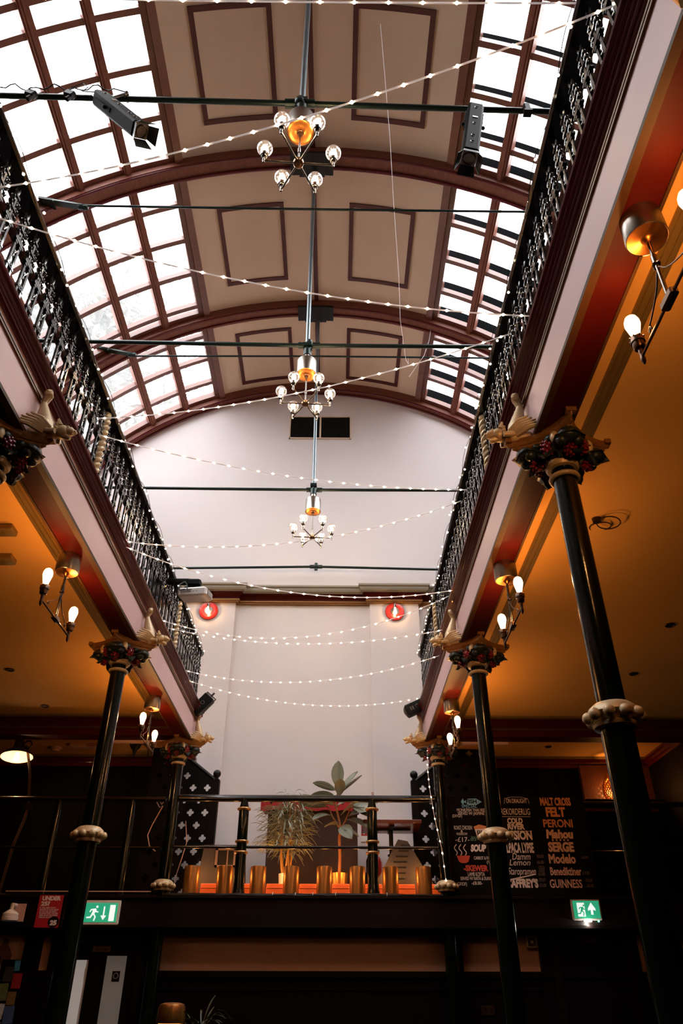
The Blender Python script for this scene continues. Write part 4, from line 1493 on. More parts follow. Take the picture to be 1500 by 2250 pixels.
# ------------------------------------------------------------------ chalk boards on the mezzanine front, right
M['board'] = mat('black_chalkboard', rgb(6, 5, 5), .8, spec=.15)
M['chalk'] = mat('white_chalk', rgb(236, 222, 218), .9)
M['chalkpink'] = mat('pinkish_chalk', rgb(232, 190, 176), .9)
M['chalkorange'] = mat('orange_chalk', rgb(226, 150, 100), .9)
M['chalkblue'] = mat('blue_chalk', rgb(130, 190, 220), .9)
M['chalkred'] = mat('red_chalk', rgb(205, 80, 60), .9)
M['chalkdim'] = mat('faint_chalk', rgb(120, 100, 92), .9)
M['chalkgreen'] = mat('green_chalk', rgb(110, 150, 120), .9)
YBD = 9.56
def lettering(parent, y, items, m, name='lettering'):
    b = MB()
    for it in items:
        body, x, z, size = it[:4]
        w = it[4] if len(it) > 4 else None
        sh = it[5] if len(it) > 5 else 0
        bd = it[6] if len(it) > 6 else 0
        text_into(b, body, FACE(x, y, z), size, w, sh, .0015, bd)
    return b.obj(name, m, parent)
t = thing('food_menu_board', 'black chalkboard with the food specials, fish, pie and soup drawings', 'menu board', (2.04, YBD, 3.08))
MB().box((-.30, 0, -.545), (.315, .03, .55)).obj('panel', M['board'], t)
b = MB()
for q in (((-.315, -.006, -.56), (-.30, .035, .565)), ((.315, -.006, -.56), (.328, .035, .565)), ((-.315, -.006, .55), (.328, .035, .565)), ((-.315, -.006, -.56), (.328, .035, -.545))):
    b.box(*q)
b.obj('frame', M['blackwood'], t)
OX, OZ = 2.04, 3.08
def L(x, z): return (x - OX, z - OZ)
lettering(t, -.001, [('MONKFISH THAI RED', -.01, .391, .05, .36, .05), ('SERVED W/ JASMINE R', .0, .352, .05, .36, .05), ('(DF/GF)', -.19, .322, .045, .12),
                     ('ROAST CHICKEN', -.13, .186, .065, .22), ('&', -.15, .148, .045), ('MUSHROOM', -.15, .116, .04, .13), ('-£17-', -.15, .052, .075, .17),
                     ('CARROT & PARSNIP', .10, -.152, .05, .26), ('(VE)', .16, -.195, .045, .08), ('LAMB KOFTA', -.02, -.328, .06, .20),
                     ('SERVED W/ RAITA & DUKKAH', -.01, -.373, .05, .40), ('(GF/DF)', -.20, -.432, .05, .12), ('-£8.00-', -.02, -.422, .05, .13)], M['chalk'])
lettering(t, -.002, [('SPECIAL', -.03, .435, .05, .19)], M['chalkblue'], 'blue_lettering')
b = MB()
b.prism([(-.13, .49), (-.105, .53), (-.09, .495), (-.04, .525), (.06, .53), (.13, .49), (.06, .452), (-.04, .455), (-.09, .485), (-.105, .45)], -.004, 0)
b.obj('fish_drawing', M['chalkblue'], t)
lettering(t, -.006, [('FISH', .0, .49, .065, .13, 0, .002)], M['board'], 'fish_word')
b = MB()
b.prism([(.01, .18), (.15, .20), (.16, .07), (.04, .055)], -.004, 0)
b.obj('pie_drawing', M['chalk'], t)
b = MB().prism([(.0, .20), (.07, .225), (.155, .205), (.15, .18), (.01, .17)], -.005, 0)
b.obj('pie_crust', M['chalkorange'], t)
lettering(t, -.006, [('PIE', .09, .125, .085, .11)], M['board'], 'pie_word')
b = MB()
rnd = random.Random(8)
for i in range(60):
    b.cbox((-.05 + .14 * rnd.random(), -.002, .04 + .06 * rnd.random() * (1 - abs(i / 60 - .5))), (.007, .004, .007))
b.obj('peas_drawing', M['chalkgreen'], t)
b = lettering(t, -.003, [('SOUP', .03, -.045, .10, .19, .2, .006)], M['chalk'], 'soup_word')
b = MB()
for i in range(3):
    b.tube([(-.24 + .055 * i + .016 * sin(k * .9), -.003, -.12 + .015 * k) for k in range(9)], .005, 5)
b.obj('steam_drawing', M['chalk'], t)
MB().prism([(-.235, -.125), (-.075, -.125), (-.10, -.19), (-.13, -.205), (-.18, -.205), (-.21, -.19)], -.004, 0).obj('bowl_drawing', M['chalkred'], t)
lettering(t, -.003, [('-SKEWER', -.02, -.265, .085, .29, 0, .004)], M['chalkred'], 'skewer_word')

t = thing('beer_menu_board', 'wide black chalkboard of beer names in two columns', 'menu board', (2.90, YBD, 3.08))
OX = 2.90
MB().box((-.53, 0, -.545), (.545, .03, .56)).obj('panel', M['board'], t)
lettering(t, -.001, [('ON DRAUGHT', -.295, .50, .075, .26, 0), ('REKORDERLIG', -.325, .372, .105, .36), ('COLD', -.344, .266, .085, .19, 0, .004), ('RIVER', -.342, .199, .085, .21, 0, .004),
                     ('SESSION', -.335, .10, .135, .36, 0, .006), ('ALPACA LYPSE', -.34, -.041, .15, .37, 0, .006), ('Damm', -.325, -.135, .105, .22, .25), ('Lemon', -.35, -.20, .095, .25, .25),
                     ('Staropramen', -.335, -.295, .11, .33, .3), ('CAFFREY\'S', -.345, -.425, .12, .37, 0, .007)], M['chalk'])
lettering(t, -.001, [('MALT CROSS', .188, .491, .125, .38, 0, .005), ('FELT', .170, .368, .145, .24, 0, .007), ('PERONI', .181, .237, .125, .36, 0, .003)], M['chalkorange'], 'orange_lettering')
lettering(t, -.001, [('Mahou', .178, .115, .13, .33, .1, .007), ('SERGE', .175, -.03, .14, .31, 0, .007), ('Modelo', .165, -.16, .14, .32, 0, .005),
                     ('Benediktiner', .185, -.295, .12, .37, 0, .003), ('GUINNESS', .168, -.428, .125, .38, 0, .002)], M['chalkpink'], 'pink_lettering')
b = MB()
for i in range(5):
    pts = []
    for k in range(10):
        a = pi / 2 + k * pi / 5
        r = .016 if k % 2 == 0 else .007
        pts.append((.088 + .046 * i + r * cos(a), .052 + r * sin(a)))
    b.prism(pts, -.003, 0)
b.obj('star_row', M['chalkpink'], t)
b = MB()
for z, w in ((.318, .36), (.152, .36)):
    b.cbox((-.33, -.001, z), (w, .003, .004))
pts = [(-.45, .47), (-.44, .53), (-.36, .548), (-.23, .548), (-.15, .53), (-.14, .47)]
for i in range(5):
    b.tube([(pts[i][0], -.001, pts[i][1]), (pts[i + 1][0], -.001, pts[i + 1][1])], .0022, 4)
b.prism([(-.48, -.375), (-.17, -.318), (-.17, -.328), (-.48, -.392)], -.003, 0)
b.obj('chalk_rule', M['chalk'], t)
lettering(t, -.001, [('RADLER', -.092, -.13, .05, .08), ('£6.00', -.10, -.195, .05, .08), ('CZECH', -.096, -.252, .045, .07), ('LAGER', -.096, -.285, .045, .07), ('£6.00', -.104, -.322, .05, .08),
                     ('STOUT', -.104, -.385, .05, .08), ('£5.00', -.107, -.442, .05, .08), ('LAGER', .44, -.14, .04, .08), ('STOUT', .448, -.39, .05, .08), ('£6.00', .45, -.445, .05, .08), ('£7.00', .425, -.31, .05, .08)], M['chalkdim'], 'price_lettering')

# ------------------------------------------------------------------ exit signs
M['exitgreen'] = glow('lit_exit_green', (.02, .30, .15, 1), .42, (.01, .15, .08, 1))
M['exitwhite'] = glow('lit_exit_white', (.85, 1, .93, 1), .32, (.9, .9, .9, 1))
M['signframe'] = mat('grey_sign_frame', rgb(190, 178, 172), .5)
def runner(b, x, z, k, y0, y1, mir=1):
    def P(pts): return [(x + mir * k * p[0], z + k * p[1]) for p in pts]
    b.prism(P([(.30 + .085 * cos(a), .83 + .085 * sin(a)) for a in [i * pi / 6 for i in range(12)]]), y0, y1)
    b.prism(P([(.05, .70), (.20, .72), (.28, .62), (.10, .28), (-.06, .34)]), y0, y1)
    b.prism(P([(.05, .70), (-.14, .68), (-.24, .50), (-.17, .47), (-.09, .60), (.06, .60)]), y0, y1)
    b.prism(P([(.20, .70), (.30, .54), (.44, .52), (.43, .45), (.24, .47), (.14, .60)]), y0, y1)
    b.prism(P([(.10, .30), (.20, .16), (.13, -.08), (.22, -.10), (.30, .18), (.16, .36)]), y0, y1)
    b.prism(P([(-.06, .34), (-.14, .18), (-.40, .17), (-.40, .08), (-.08, .08), (.05, .30)]), y0, y1)
    return b
t = thing('exit_sign', 'lit green exit sign with running figure and a down arrow, on the left', 'exit sign', (-2.30, 9.40, 2.325), 'lit green exit signs')
MB().rbox((-.225, -.04, -.122), (.225, 0, .122), .006).obj('case', M['white'], t)
MB().box((-.20, -.044, -.095), (.20, -.039, .095)).obj('green_panel', M['exitgreen'], t)
b = MB()
runner(b, -.075, -.068, .15, -.047, -.043)
b.prism([(.045, .06), (.06, .06), (.06, -.03), (.085, -.03), (.052, -.075), (.02, -.03), (.045, -.03)], -.047, -.043)
b.box((.115, -.047, -.085), (.175, -.043, .075))
b.obj('pictogram', M['exitwhite'], t)
t = thing('exit_sign', 'lit green exit sign with a doorway figure and an up arrow, on the right', 'exit sign', (3.20, 9.40, 2.37), 'lit green exit signs')
MB().rbox((-.165, -.04, -.105), (.165, 0, .105), .006).obj('case', M['signframe'], t)
MB().box((-.148, -.044, -.088), (.148, -.039, .088)).obj('green_panel', M['exitgreen'], t)
b = MB().box((-.105, -.047, -.07), (-.02, -.043, .068))
b.prism([(.045, -.05), (.07, -.05), (.07, .0), (.10, -.012), (.10, .01), (.0575, .07), (.015, .01), (.015, -.012), (.045, .0)], -.047, -.043)
b.obj('pictogram', M['exitwhite'], t)
runner(MB(), -.065, -.055, .115, -.05, -.046).obj('running_figure', M['exitgreen'], t)
b = MB().cbox((.0, -.03, -.113), (.08, .03, .014)).obj('downlight', glow('sign_downlight', (1, .95, .85, 1), 6), t)
MB().cbox((.12, -.03, -.115), (.014, .014, .014)).obj('status_light', glow('status_green', (.1, 1, .5, 1), 3), t)
lamp('sign_light', (0, -.05, -.14), 1.2, (1, .92, .82), t)

# ------------------------------------------------------------------ age check poster, camera
M['posterred'] = mat('red_poster_paper', rgb(176, 22, 38), .6)
M['paperwhite'] = mat('white_print', rgb(236, 226, 224), .7)
t = thing('age_check_poster', 'red poster asking UNDER 25? left of the left exit sign column', 'poster', (-2.865, 9.355, 2.335))
MB().box((-.135, 0, -.16), (.135, .004, .162)).obj('sheet', M['posterred'], t)
lettering(t, -.001, [('UNDER', .0, .128, .058, .21, 0, .003), ('25?', -.055, .074, .058, .10, 0, .003), ('IF YOU ARE LUCKY', -.02, .035, .021, .18), ('ENOUGH TO LOOK UNDER', .0, .016, .021, .21),
                     ('25 YOU WILL BE ASKED', -.01, -.003, .021, .19), ('TO PROVE THAT YOU ARE', .0, -.022, .021, .21), ('AGED 18 OR OVER WHEN', .0, -.041, .021, .2), ('YOU BUY ALCOHOL', -.02, -.060, .021, .16)], M['paperwhite'])
b = MB().prism([(.072 + .062 * cos(a), -.105 + .055 * sin(a)) for a in [i * pi / 12 for i in range(24)]], -.003, 0)
b.obj('black_disc', M['black'], t)
lettering(t, -.004, [('25', .075, -.115, .062, .075, 0, .004)], M['paperwhite'], 'disc_number')
t = thing('security_camera', 'white dome camera on a plate at the far left of the mezzanine front', 'camera', (-3.27, 9.36, 2.33))
MB().rbox((-.02, -.01, -.10), (.14, 0, .08), .004).obj('back_plate', M['tan'], t)
b = MB().lathe([(0, .03), (.03, .02), (.06, 0), (.085, -.02), (.085, -.05), (.09, -.055), (.09, -.085), (.08, -.09), (0, -.09)], 24, TR(.02, -.10, -.01))
b.tube([(.02, -.10, .01), (.02, -.10, .06), (.03, -.02, .06)], .022, 10)
b.obj('dome_body', M['white'], t)

# ------------------------------------------------------------------ left double door, right door, things on the wall below
M['doorglass'] = glow('grey_glowing_frosted_glass', (.9, .88, .8, 1), .016, rgb(150, 146, 138))  # faint emission in the glass stands for light behind it
M['doorglow'] = glow('glass_with_corridor_glow', (.96, .94, .9, 1), .065, rgb(205, 200, 192))  # emission in the glass stands for a lit corridor, none is modelled
M['plaque'] = mat('dull_brass_plaque', rgb(120, 92, 52), .4, metal=.5)
t = empty_struct('door_1', (-2.22, 9.66, 0))
b = MB().box((-.43, -.05, 0), (-.36, .06, 2.11)).box((.36, -.05, 0), (.43, .06, 2.11)).box((-.43, -.05, 2.04), (.43, .06, 2.11))
b.obj('frame', M['darkwood'], t)
b = MB().box((-.36, -.02, 0), (.36, .03, 2.04))
b.obj('leaf', M['blackwood'], t)
b = MB().box((-.335, -.026, .8), (-.19, -.018, 1.88))
b.obj('glass_strip', M['doorglow'], t)
b = MB().box((.015, -.026, .8), (.235, -.018, 1.92))
b.obj('glass_strip', M['doorglass'], t)
b = MB().box((-.205, -.03, .8), (-.188, -.016, 1.88)).box((-.21, -.032, 1.70), (-.195, -.02, 1.80))
b.obj('edge_strip', M['signframe'], t)
b = MB().box((.10, -.031, 1.675), (.185, -.025, 1.775))
o = b.obj('notice', M['black'], t)
MB().torus((.142, -.033, 1.73), .026, .003, 16, 5, axis='y').obj('notice_ring', M['signframe'], o)
t2 = thing('staff_plaque', 'small brass plaque reading Staff only above the left door glass', 'plaque', (-2.28, 9.632, 1.985))
MB().box((-.10, -.004, -.028), (.10, 0, .028)).obj('plate', M['plaque'], t2)
lettering(t2, -.005, [('Staff only', 0, 0, .042, .14, .1)], M['black'])
t = empty_struct('door_2', (3.26, 9.66, 0))
MB().box((-.46, -.05, 0), (-.38, .06, 2.17)).box((.38, -.05, 0), (.46, .06, 2.17)).box((-.46, -.05, 2.15), (.46, .06, 2.2)).obj('frame', M['darkwood'], t)
MB().box((-.38, -.02, 0), (.38, .03, 2.15)).obj('leaf', M['blackwood'], t)
t2 = thing('toilet_plaque', 'dark bronze plaque over the right door, hardly lit', 'plaque', (3.24, 9.634, 2.10))
MB().box((-.11, -.005, -.028), (.11, 0, .028)).obj('plate', mat('dark_bronze_plaque', rgb(80, 42, 28), .4, metal=.4), t2)
t2 = thing('door_sticker', 'round blue sticker on the dark right door', 'sticker', (3.22, 9.638, 1.75))
MB().cyl((0, 0, 0), .037, .003, 24, RX(pi / 2)).obj('disc', mat('blue_sticker', rgb(30, 90, 150), .5), t2)
b = MB()
for z in (-.014, 0, .014):
    b.cbox((0, -.004, z), (.045, .002, .006))
b.obj('print', M['paperwhite'], t2)
t = thing('alarm_box', 'square alarm sounder on the pale strip left of the right door', 'alarm', (2.60, 9.70, 2.07))
MB().rbox((-.06, -.06, -.065), (.06, 0, .065), .012).obj('case', M['signframe'], t)
b = MB()
for r in (.045, .03):
    b.torus((0, -.061, 0), r, .003, 4, 5, RY(0), axis='y')
b.cbox((0, -.06, 0), (.09, .004, .09))
b.obj('grille', M['barn'], t)
b = MB().cbox((0, -.064, 0), (.03, .004, .03))
b.obj('sounder', M['signframe'], t)
t = thing('socket_plate', 'dark double socket plate low on the panelling right of centre', 'socket', (2.03, 9.655, 1.42))
MB().rbox((-.075, -.012, -.045), (.075, 0, .045), .004).obj('plate', M['darkbrass'], t)
MB().cbox((-.03, -.014, .01), (.03, .004, .03)).cbox((.035, -.014, .01), (.03, .004, .03)).obj('insert', M['black'], t)

# posters, board of flyers and screen at the far left
t = thing('bottle_print', 'pale print with a bottle shape made of words, at the left edge', 'picture', (-3.40, 9.70, 1.99))
MB().box((-.16, -.012, -.13), (.16, 0, .15)).obj('sheet', M['tan'], t)
b = MB().prism([(-.10, -.13), (.09, -.13), (.10, -.06), (.07, .0), (.035, .04), (.03, .10), (-.03, .10), (-.035, .04), (-.08, 0), (-.11, -.06)], -.015, -.011)
b.obj('bottle_shape', mat('brown_print', rgb(120, 84, 62), .7, var=.5, vscale=60), t)
t = thing('flyer_board', 'tall dark board crowded with colourful flyers at the lower left', 'notice board', (-3.22, 9.60, 1.50))
MB().box((-.14, 0, -.7), (.14, .03, .38)).obj('backing', M['blackwood'], t)
rnd = random.Random(21)
pal = [rgb(60, 150, 200), rgb(150, 24, 40), rgb(90, 100, 60), rgb(140, 120, 90), rgb(60, 80, 120), rgb(190, 190, 190), rgb(120, 90, 50), rgb(40, 44, 40), rgb(110, 30, 40), rgb(90, 96, 100)]
FM = [mat('flyer_paper', c, .6, var=.7, vscale=70) for c in pal]
for k, (x, z, w, h, c) in enumerate([(.06, .32, .06, .10, 0), (.07, .18, .10, .14, 1), (-.05, .24, .10, .14, 7), (-.06, .08, .12, .16, 2), (.05, .02, .09, .12, 6), (-.05, -.10, .10, .14, 5), (.05, -.13, .11, .16, 4),
                                     (-.06, -.26, .11, .14, 9), (.04, -.30, .08, .12, 8), (-.03, -.42, .14, .14, 3)]):
    MB().box((x - w / 2, -.004 - .001 * k, z - h / 2), (x + w / 2, -.001 - .001 * k, z + h / 2), RY(.06 * ((k % 3) - 1))).obj('flyer', FM[c], t)
t = thing('machine_screen', 'dark games screen with pale shapes at the left edge, low', 'screen', (-3.52, 9.45, 1.62))
MB().rbox((-.16, 0, -.5), (.15, .14, .30), .01).obj('case', M['black'], t)
b = MB().box((-.14, -.003, -.22), (.13, .001, .27))
b.obj('glass', glow('dim_screen', (.02, .03, .04, 1), .25), t)
b = MB().prism([(.0, .11), (.11, .17), (.12, .13), (.05, .08)], -.006, -.002)
b.prism([(.07, .06), (.11, .07), (.10, .03), (.08, -.08), (.06, -.09)], -.006, -.002)
b.obj('bright_shape', glow('screen_white', (.7, .85, 1, 1), .8), t)

# ------------------------------------------------------------------ mezzanine front rails left and right, pale line of the deck edge
for s, lb in ((-1, 'black railing along the left part of the mezzanine'), (1, 'black railing along the right part of the mezzanine, behind the boards')):
    t = thing('mezzanine_railing', lb, 'railing', (0, 9.66 if s > 0 else 9.50, 2.52))
    x0, x1 = sorted((s * 1.75, s * 4.9))
    MB().tube([(x0, 0, 1.05), (x1, 0, 1.05)], .03, 10).obj('handrail', M['railwood'], t)
    MB().tube([(x0, 0, .50), (x1, 0, .50)], .014, 8).obj('middle_rail', M['railwood'], t)
    for i in range(4):
        MB().lathe([(0, 0), (.05, 0), (.045, .9), (.03, 1.04), (0, 1.04)], 14).obj('post', M['green'], t, (s * (2.15 + .9 * i), 0, 0))
o = MB().box((-3.4, 9.352, 2.532), (-1.75, 9.362, 2.542)).obj('deck_edge_strip', M['tan'])
tag(o, 'thin pale strip along the edge of the mezzanine at the left', 'strip')
t = thing('wire_tangle', 'white and brown wires dangling behind the left stage column', 'cable', (-1.80, 9.62, 3.0))
b = MB()
b.tube([(-.12, 0, .62), (-.04, 0, .5), (.0, 0, .52), (-.10, 0, .30), (-.14, 0, .18), (-.10, 0, .06), (-.02, 0, 0)], .006, 6)
b.tube([(-.08, .01, .62), (-.02, .01, .54), (.02, .01, .60)], .006, 6)
b.tube([(.30, .03, .35), (.34, .03, .1), (.26, .03, -.25), (.24, .03, -.42)], .005, 6)
b.obj('flex', M['tan'], t)

# big jointed lamp on the left mezzanine
t = thing('jointed_lamp', 'giant jointed lamp with white-lined shade on the left mezzanine', 'lamp', (-3.36, 9.80, 2.52))
M['lampbrown'] = mat('dark_bronze_enamel', rgb(58, 40, 32), .3, metal=.6)
M['shadewhite'] = mat('white_shade_lining', rgb(240, 225, 210), .5)
m = TR(-.47, -.02, 1.63) @ RY(-.10) @ RX(-.12)
MB().lathe([(.205, 0), (.19, .035), (.14, .075), (.085, .11), (.06, .16), (.055, .27), (.045, .29), (0, .29)], 32, m).obj('shade', M['lampbrown'], t)
sl = MB().lathe([(.20, .004), (.185, .036), (.135, .074), (.07, .105), (0, .11)], 32, m).obj('shade_lining', M['shadewhite'], t)
g = MB().lathe([(0, -.05), (.025, -.045), (.035, -.02), (.03, .02), (.015, .06), (0, .06)], 16, m).obj('bulb', M['warmbulb'], t)
lamp('bulb_light', m @ Vector((0, 0, -.06)), 3.0, WARM, g, .03)
b = MB()
for d in (-.02, .03):
    b.tube([(-.38, d, 1.78), (-.26, d, 1.45), (-.18, d, 1.02)], .011, 8)
    b.tube([(-.18, d, 1.02), (-.20, d, .85), (-.26, d, .58), (-.30, d, .03)], .011, 8)
b.cbox((-.18, 0, 1.02), (.07, .09, .07))
b.torus((-.37, 0, 1.80), .05, .01, 14, 6, axis='y')
b.obj('jointed_arm', M['lampbrown'], t)
MB().lathe([(0, 0), (.22, 0), (.22, .02), (.05, .04), (0, .05)], 24, TR(-.30, 0, 0)).obj('base', M['lampbrown'], t)

# glowing woven lamp in the right corner
M['niche'] = mat('brown_wood_panel', rgb(96, 50, 30), .5, var=.35, vscale=10, stretch=(4, 4, .6))
struct(MB().box((4.0, 11.18, 3.8), (XW, 11.27, 4.45)).obj('panelling_niche', M['niche']))
o = MB().rbox((3.9, 10.86, 3.84), (XW - .05, 11.17, 3.90), .008).obj('wall_shelf', M['blackwood'])
tag(o, 'dark shelf under the glowing woven lamp', 'shelf')
t = thing('woven_lamp', 'glowing woven lamp half hidden by the nearest right column', 'lamp', (4.40, 11.02, 3.90))
b = MB()
for i in range(26):
    a0 = i * 2 * pi / 26
    for sg in (-1, 1):
        pts = []
        for k in range(13):
            u = k / 12
            r = .075 + .09 * sin(pi * min(1, .15 + u * .95)) ** .8
            pts.append((r * cos(a0 + sg * u * 1.6), r * sin(a0 + sg * u * 1.6), .02 + .36 * u))
        b.tube(pts, .0055, 4, cap=False)
b.obj('woven_shade', M['copper'], t)
g = MB().ball((0, 0, .16), .035, 14, 10, sc=(1, 1, 1.5)).obj('bulb', M['warmbulb'], t)
lamp('bulb_light', (0, 0, .18), 4.5, AMBER, g, .04)
MB().cyl((0, 0, 0), .07, .03, 20).obj('base', M['black'], t)

# ------------------------------------------------------------------ small fittings on the ochre ceilings
def downlight(x, y, label):
    t = thing('ceiling_downlight', label, 'downlight', (x, y, 4.55), 'small recessed downlights')
    MB().torus((0, 0, -.003), .042, .008, 24, 6).obj('rim', M['lampbrown'], t)
    MB().cyl((0, 0, -.004), .036, .004, 20).obj('lamp_face', M['barn'], t)
downlight(3.586, 6.485, 'recessed downlight in the right ochre ceiling, the nearer of two')
downlight(3.665, 7.755, 'recessed downlight in the right ochre ceiling, the farther of two')
downlight(-3.27, 7.735, 'recessed downlight in the left ochre ceiling, the nearer of two')
downlight(-3.275, 8.936, 'recessed downlight in the left ochre ceiling, the farther of two')
downlight(3.40, 10.57, 'recessed downlight beyond the dark beam on the right')
downlight(-3.0, 10.72, 'recessed downlight beyond the dark beam on the left')
for x, y in ((-2.25, 4.80), (-2.42, 5.25)):
    lb = 'small gilt box on the left ochre ceiling at the edge of the picture' if y < 5 else 'gilt ceiling plate behind the small gilt box, at the left edge'
    b = MB().rbox((-.10, -.06, -.05), (.10, .06, 0), .006)
    b.cyl((.02, 0, -.055), .012, .01, 10)
    tag(b.obj('ceiling_box', M['olive'], None, (x, y, 4.55)), lb, 'box', 'boxes on the left ceiling')
t = thing('ceiling_hook', 'dark wire loops on the ochre ceiling beside the nearest right column', 'hook', (2.31, 4.62, 4.55))
b = MB().lathe([(0, -.03), (.03, -.03), (.035, -.0), (0, 0)], 16)
b.torus((.09, .0, -.025), .085, .005, 24, 6, RY(.12))
b.torus((.06, .10, -.02), .08, .005, 24, 6, RX(.15))
b.obj('loop', M['lampbrown'], t)
t = thing('smoke_detector', 'round smoke detector on the ceiling beyond the left beam', 'detector', (-3.70, 10.72, 4.55))
MB().lathe([(0, -.06), (.05, -.06), (.055, -.035), (.075, -.03), (.08, 0), (0, 0)], 24).obj('body', M['tan'], t)
t = thing('emergency_light', 'small oblong light on the ceiling beyond the left beam', 'light fitting', (-3.22, 10.55, 4.55))
MB().rbox((-.22, -.05, -.06), (.22, .05, 0), .01).obj('body', M['tan'], t)
t = thing('ceiling_spotlight', 'small black spotlight on the ceiling behind the far left twin pendant', 'spotlight', (-2.47, 10.40, 4.55))
MB().lathe([(0, -.22), (.015, -.20), (.03, -.13), (.06, -.10), (.085, -.05), (.08, -.02), (.10, 0), (0, 0)], 20).obj('body', M['black'], t)
MB().tube([(.08, 0, -.04), (.15, 0, -.06), (.19, 0, -.14), (.20, 0, -.30)], .006, 6).obj('flex', M['black'], t)

# ------------------------------------------------------------------ small black speakers at the gallery corners
def small_speaker(loc, rot, label, mx):
    t = thing('small_speaker', label, 'speaker', loc, 'small black speakers at the gallery ends')
    t.rotation_euler = rot
    MB().rbox((-.075, -.07, -.16), (.075, .07, .13), .015).obj('cabinet', M['black'], t)
    MB().lathe([(.05, 0), (.055, -.012), (.035, -.022), (0, -.01)], 20, TR(0, 0, -.155)).obj('cone', M['steelg'], t)
    b = MB().torus((0, -.071, .0), .022, .004, 16, 6, axis='y')
    b.cbox((.0, -.071, -.06), (.05, .004, .02)).cbox((.0, -.071, -.09), (.05, .004, .02))
    b.obj('badge', M['steel'], t)
    b = MB().tube([(0, 0, .12), (0, 0, .20)], .014, 8)
    b.box((-.08, -.012, -.02), (-.072, .012, .15)).box((.072, -.012, -.02), (.08, .012, .15)).box((-.08, -.012, .145), (.08, .012, .155))
    b.obj('bracket', M['barn'], t)
M['steelg'] = mat('speaker_cone_grey', rgb(60, 58, 58), .5)
small_speaker((-1.40, 9.42, 4.75), (.0, .72, .0), 'small black speaker tilted outwards at the left gallery end', -1)
bpy.context.view_layer.update()
small_speaker((1.41, 9.42, 4.72), (.0, 1.15, .0), 'small black speaker lying sideways at the right gallery end', 1)

# ------------------------------------------------------------------ projector on its arm from the left balustrade
t = thing('projector', 'white projector on a black arm fixed to the left balustrade', 'projector', (-1.20, 7.10, 5.16))
m = RZ(-.15) @ RX(.12)
b = MB().rbox((-.15, -.12, -.05), (.17, .12, .05), .018, m)
b.obj('case', M['white'], t)
b = MB().cbox((.172, .0, .0), (.008, .14, .06), m)
b.cbox((-.05, -.122, .01), (.12, .004, .03), m)
for i in range(4):
    b.cyl((-.04 + .035 * i, -.121, .0), .007, .004, 10, m @ RX(0))
b.obj('vent_and_ports', M['steelgrey2'] if 'steelgrey2' in M else mat('light_grey_plastic', rgb(150, 146, 146), .5), t)
b = MB().rbox((-.42, -.035, .13), (-.05, .035, .19), .012)
b.rbox((-.09, -.05, .10), (.06, .05, .18), .014)
b.rbox((.0, -.03, .05), (.06, .03, .12), .008)
b.box((-.10, -.08, .045), (.12, .08, .06))
b.obj('mount_arm', M['spotblack'], t)
b = MB().prism([(-.20, .02), (.20, .02), (.20, .40), (-.20, .40)], -.44, -.42, 'x', TR(0, -.02, -.04) @ RY(0))
b.obj('mount_plate', M['barn'], t)
b = MB()
b.tube([(-.10, -.08, .12), (-.14, -.13, .06), (-.13, -.15, -.02), (-.08, -.13, .0)], .007, 6)
b.tube([(-.10, -.08, .12), (-.06, -.14, .05), (-.05, -.14, -.01)], .006, 6)
b.obj('leads', M['black'], t)

# ------------------------------------------------------------------ table with lamp and plant at the bottom edge
t = thing('tall_table', 'tall dark table carrying the brass lamp, below the edge of the picture', 'table', (-.68, 6.0, 0))
MB().rbox((-.40, -.35, 1.05), (.40, .35, 1.09), .008).obj('table_top', M['darkwood'], t)
b = MB().cyl((0, 0, 0), .03, 1.05, 14)
b.lathe([(0, 0), (.24, 0), (.24, .02), (.05, .05), (0, .05)], 24)
b.obj('leg', M['black'], t)
t = thing('table_lamp', 'brass-topped table lamp with orange glass at the bottom edge', 'lamp', (-.755, 6.0, 1.09))
MB().lathe([(0, 0), (.07, 0), (.07, .015), (.02, .03), (.015, .05), (.015, .16), (0, .16)], 20).obj('base', M['brass'], t)
MB().lathe([(.055, .16), (.075, .20), (.08, .285), (.075, .285), (.07, .2), (.05, .165)], 24).obj('glass_shade', glow('orange_lamp_glass', (1, .32, .05, 1), .9, rgb(200, 90, 30)), t)
MB().lathe([(.092, .285), (.096, .30), (.09, .375), (.08, .392), (.05, .40), (0, .402)], 28).obj('brass_cap', M['brass'], t)
lamp('bulb_light', (0, 0, .23), 1.2, AMBER, t, .03)
t = thing('small_pot_plant', 'dark spiky pot plant right of the brass table lamp', 'plant', (-.55, 6.05, 1.09))
MB().lathe([(0, 0), (.06, 0), (.075, .14), (.068, .14), (.065, .12), (0, .12)], 20).obj('pot', M['black'], t)
b = MB()
rnd = random.Random(9)
for i in range(70):
    a = rnd.uniform(0, 2 * pi)
    p = Vector((.02 * cos(a), .02 * sin(a), .13 + rnd.uniform(0, .18)))
    blade(b, p, Vector((cos(a) * .8, sin(a) * .8, rnd.uniform(.3, 1.6))), rnd.uniform(.16, .30), .014, rnd.uniform(.3, .8), 6)
b.obj('foliage', mat('dark_green_leaf', rgb(54, 66, 46), .4, var=.4), t)

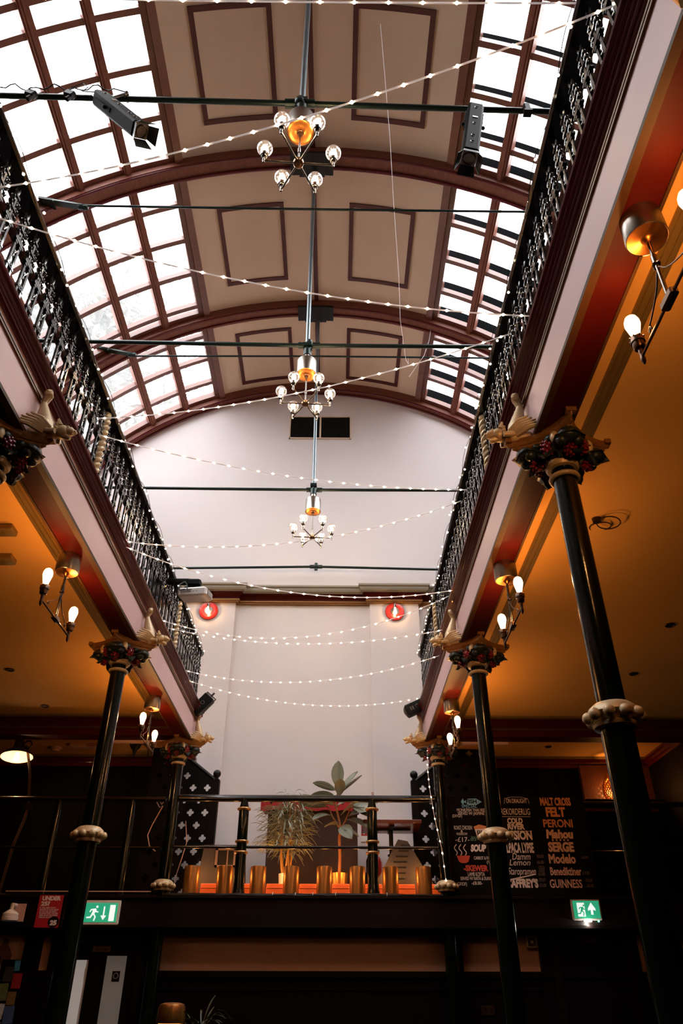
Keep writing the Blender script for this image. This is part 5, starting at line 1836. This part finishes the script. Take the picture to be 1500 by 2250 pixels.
# ------------------------------------------------------------------ tree outside the left skylights
M['treeleaf'] = mat('tree_leaf', rgb(100, 102, 98), .6, var=.3)
nt = M['treeleaf'].node_tree
bs = nt.nodes['Principled BSDF']
tl = nt.nodes.new('ShaderNodeBsdfTranslucent')
tl.inputs[0].default_value = rgb(112, 114, 106)
ms = nt.nodes.new('ShaderNodeMixShader')
ms.inputs[0].default_value = .5
nt.links.new(bs.outputs[0], ms.inputs[1])
nt.links.new(tl.outputs[0], ms.inputs[2])
nt.links.new(ms.outputs[0], nt.nodes['Material Output'].inputs[0])
t = thing('tree', 'leafy tree outside, seen pale through the left skylights', 'tree', (-8.5, 15.0, 0))
rnd = random.Random(31)
tips = []
b = MB().tube([(0, 0, 0), (.2, .1, 5), (.6, 0, 9), (1.3, .0, 13), (2.2, -.2, 19.0)], [.35, .3, .25, .2, .08], 10)
for i in range(26):
    z = rnd.uniform(12.5, 18)
    a = rnd.uniform(0, 2 * pi)
    Lb = rnd.uniform(2.0, 4.2) * (1 - max(0, z - 15) / 7)
    p0 = Vector((1.3 + (z - 13) * .15, -.1, z))
    d = Vector((cos(a), sin(a), rnd.uniform(.2, .8))).normalized()
    pts = [p0 + d * (Lb * k / 5) + Vector((rnd.uniform(-.12, .12), rnd.uniform(-.12, .12), 0)) * k for k in range(6)]
    b.tube(pts, [.09, .07, .055, .04, .03, .015], 6)
    tips += pts[1:]
b.obj('trunk', mat('tree_bark', rgb(70, 62, 54), .9), t)
b = MB()
for k in range(14000):
    c = rnd.choice(tips)
    p = c + Vector((rnd.gauss(0, .75), rnd.gauss(0, .75), rnd.gauss(0, .6)))
    a = Vector((rnd.uniform(-1, 1), rnd.uniform(-1, 1), rnd.uniform(-.7, .7))).normalized()
    c2 = a.cross(Vector((rnd.uniform(-1, 1), rnd.uniform(-1, 1), 1))).normalized()
    s_ = rnd.uniform(.08, .16)
    b.add([p - a * s_, p + c2 * s_ * .5, p + a * s_, p - c2 * s_ * .5, p + a.cross(c2) * s_ * .12], [(0, 1, 4), (1, 2, 4), (2, 3, 4), (3, 0, 4)])
b.obj('foliage', M['treeleaf'], t)
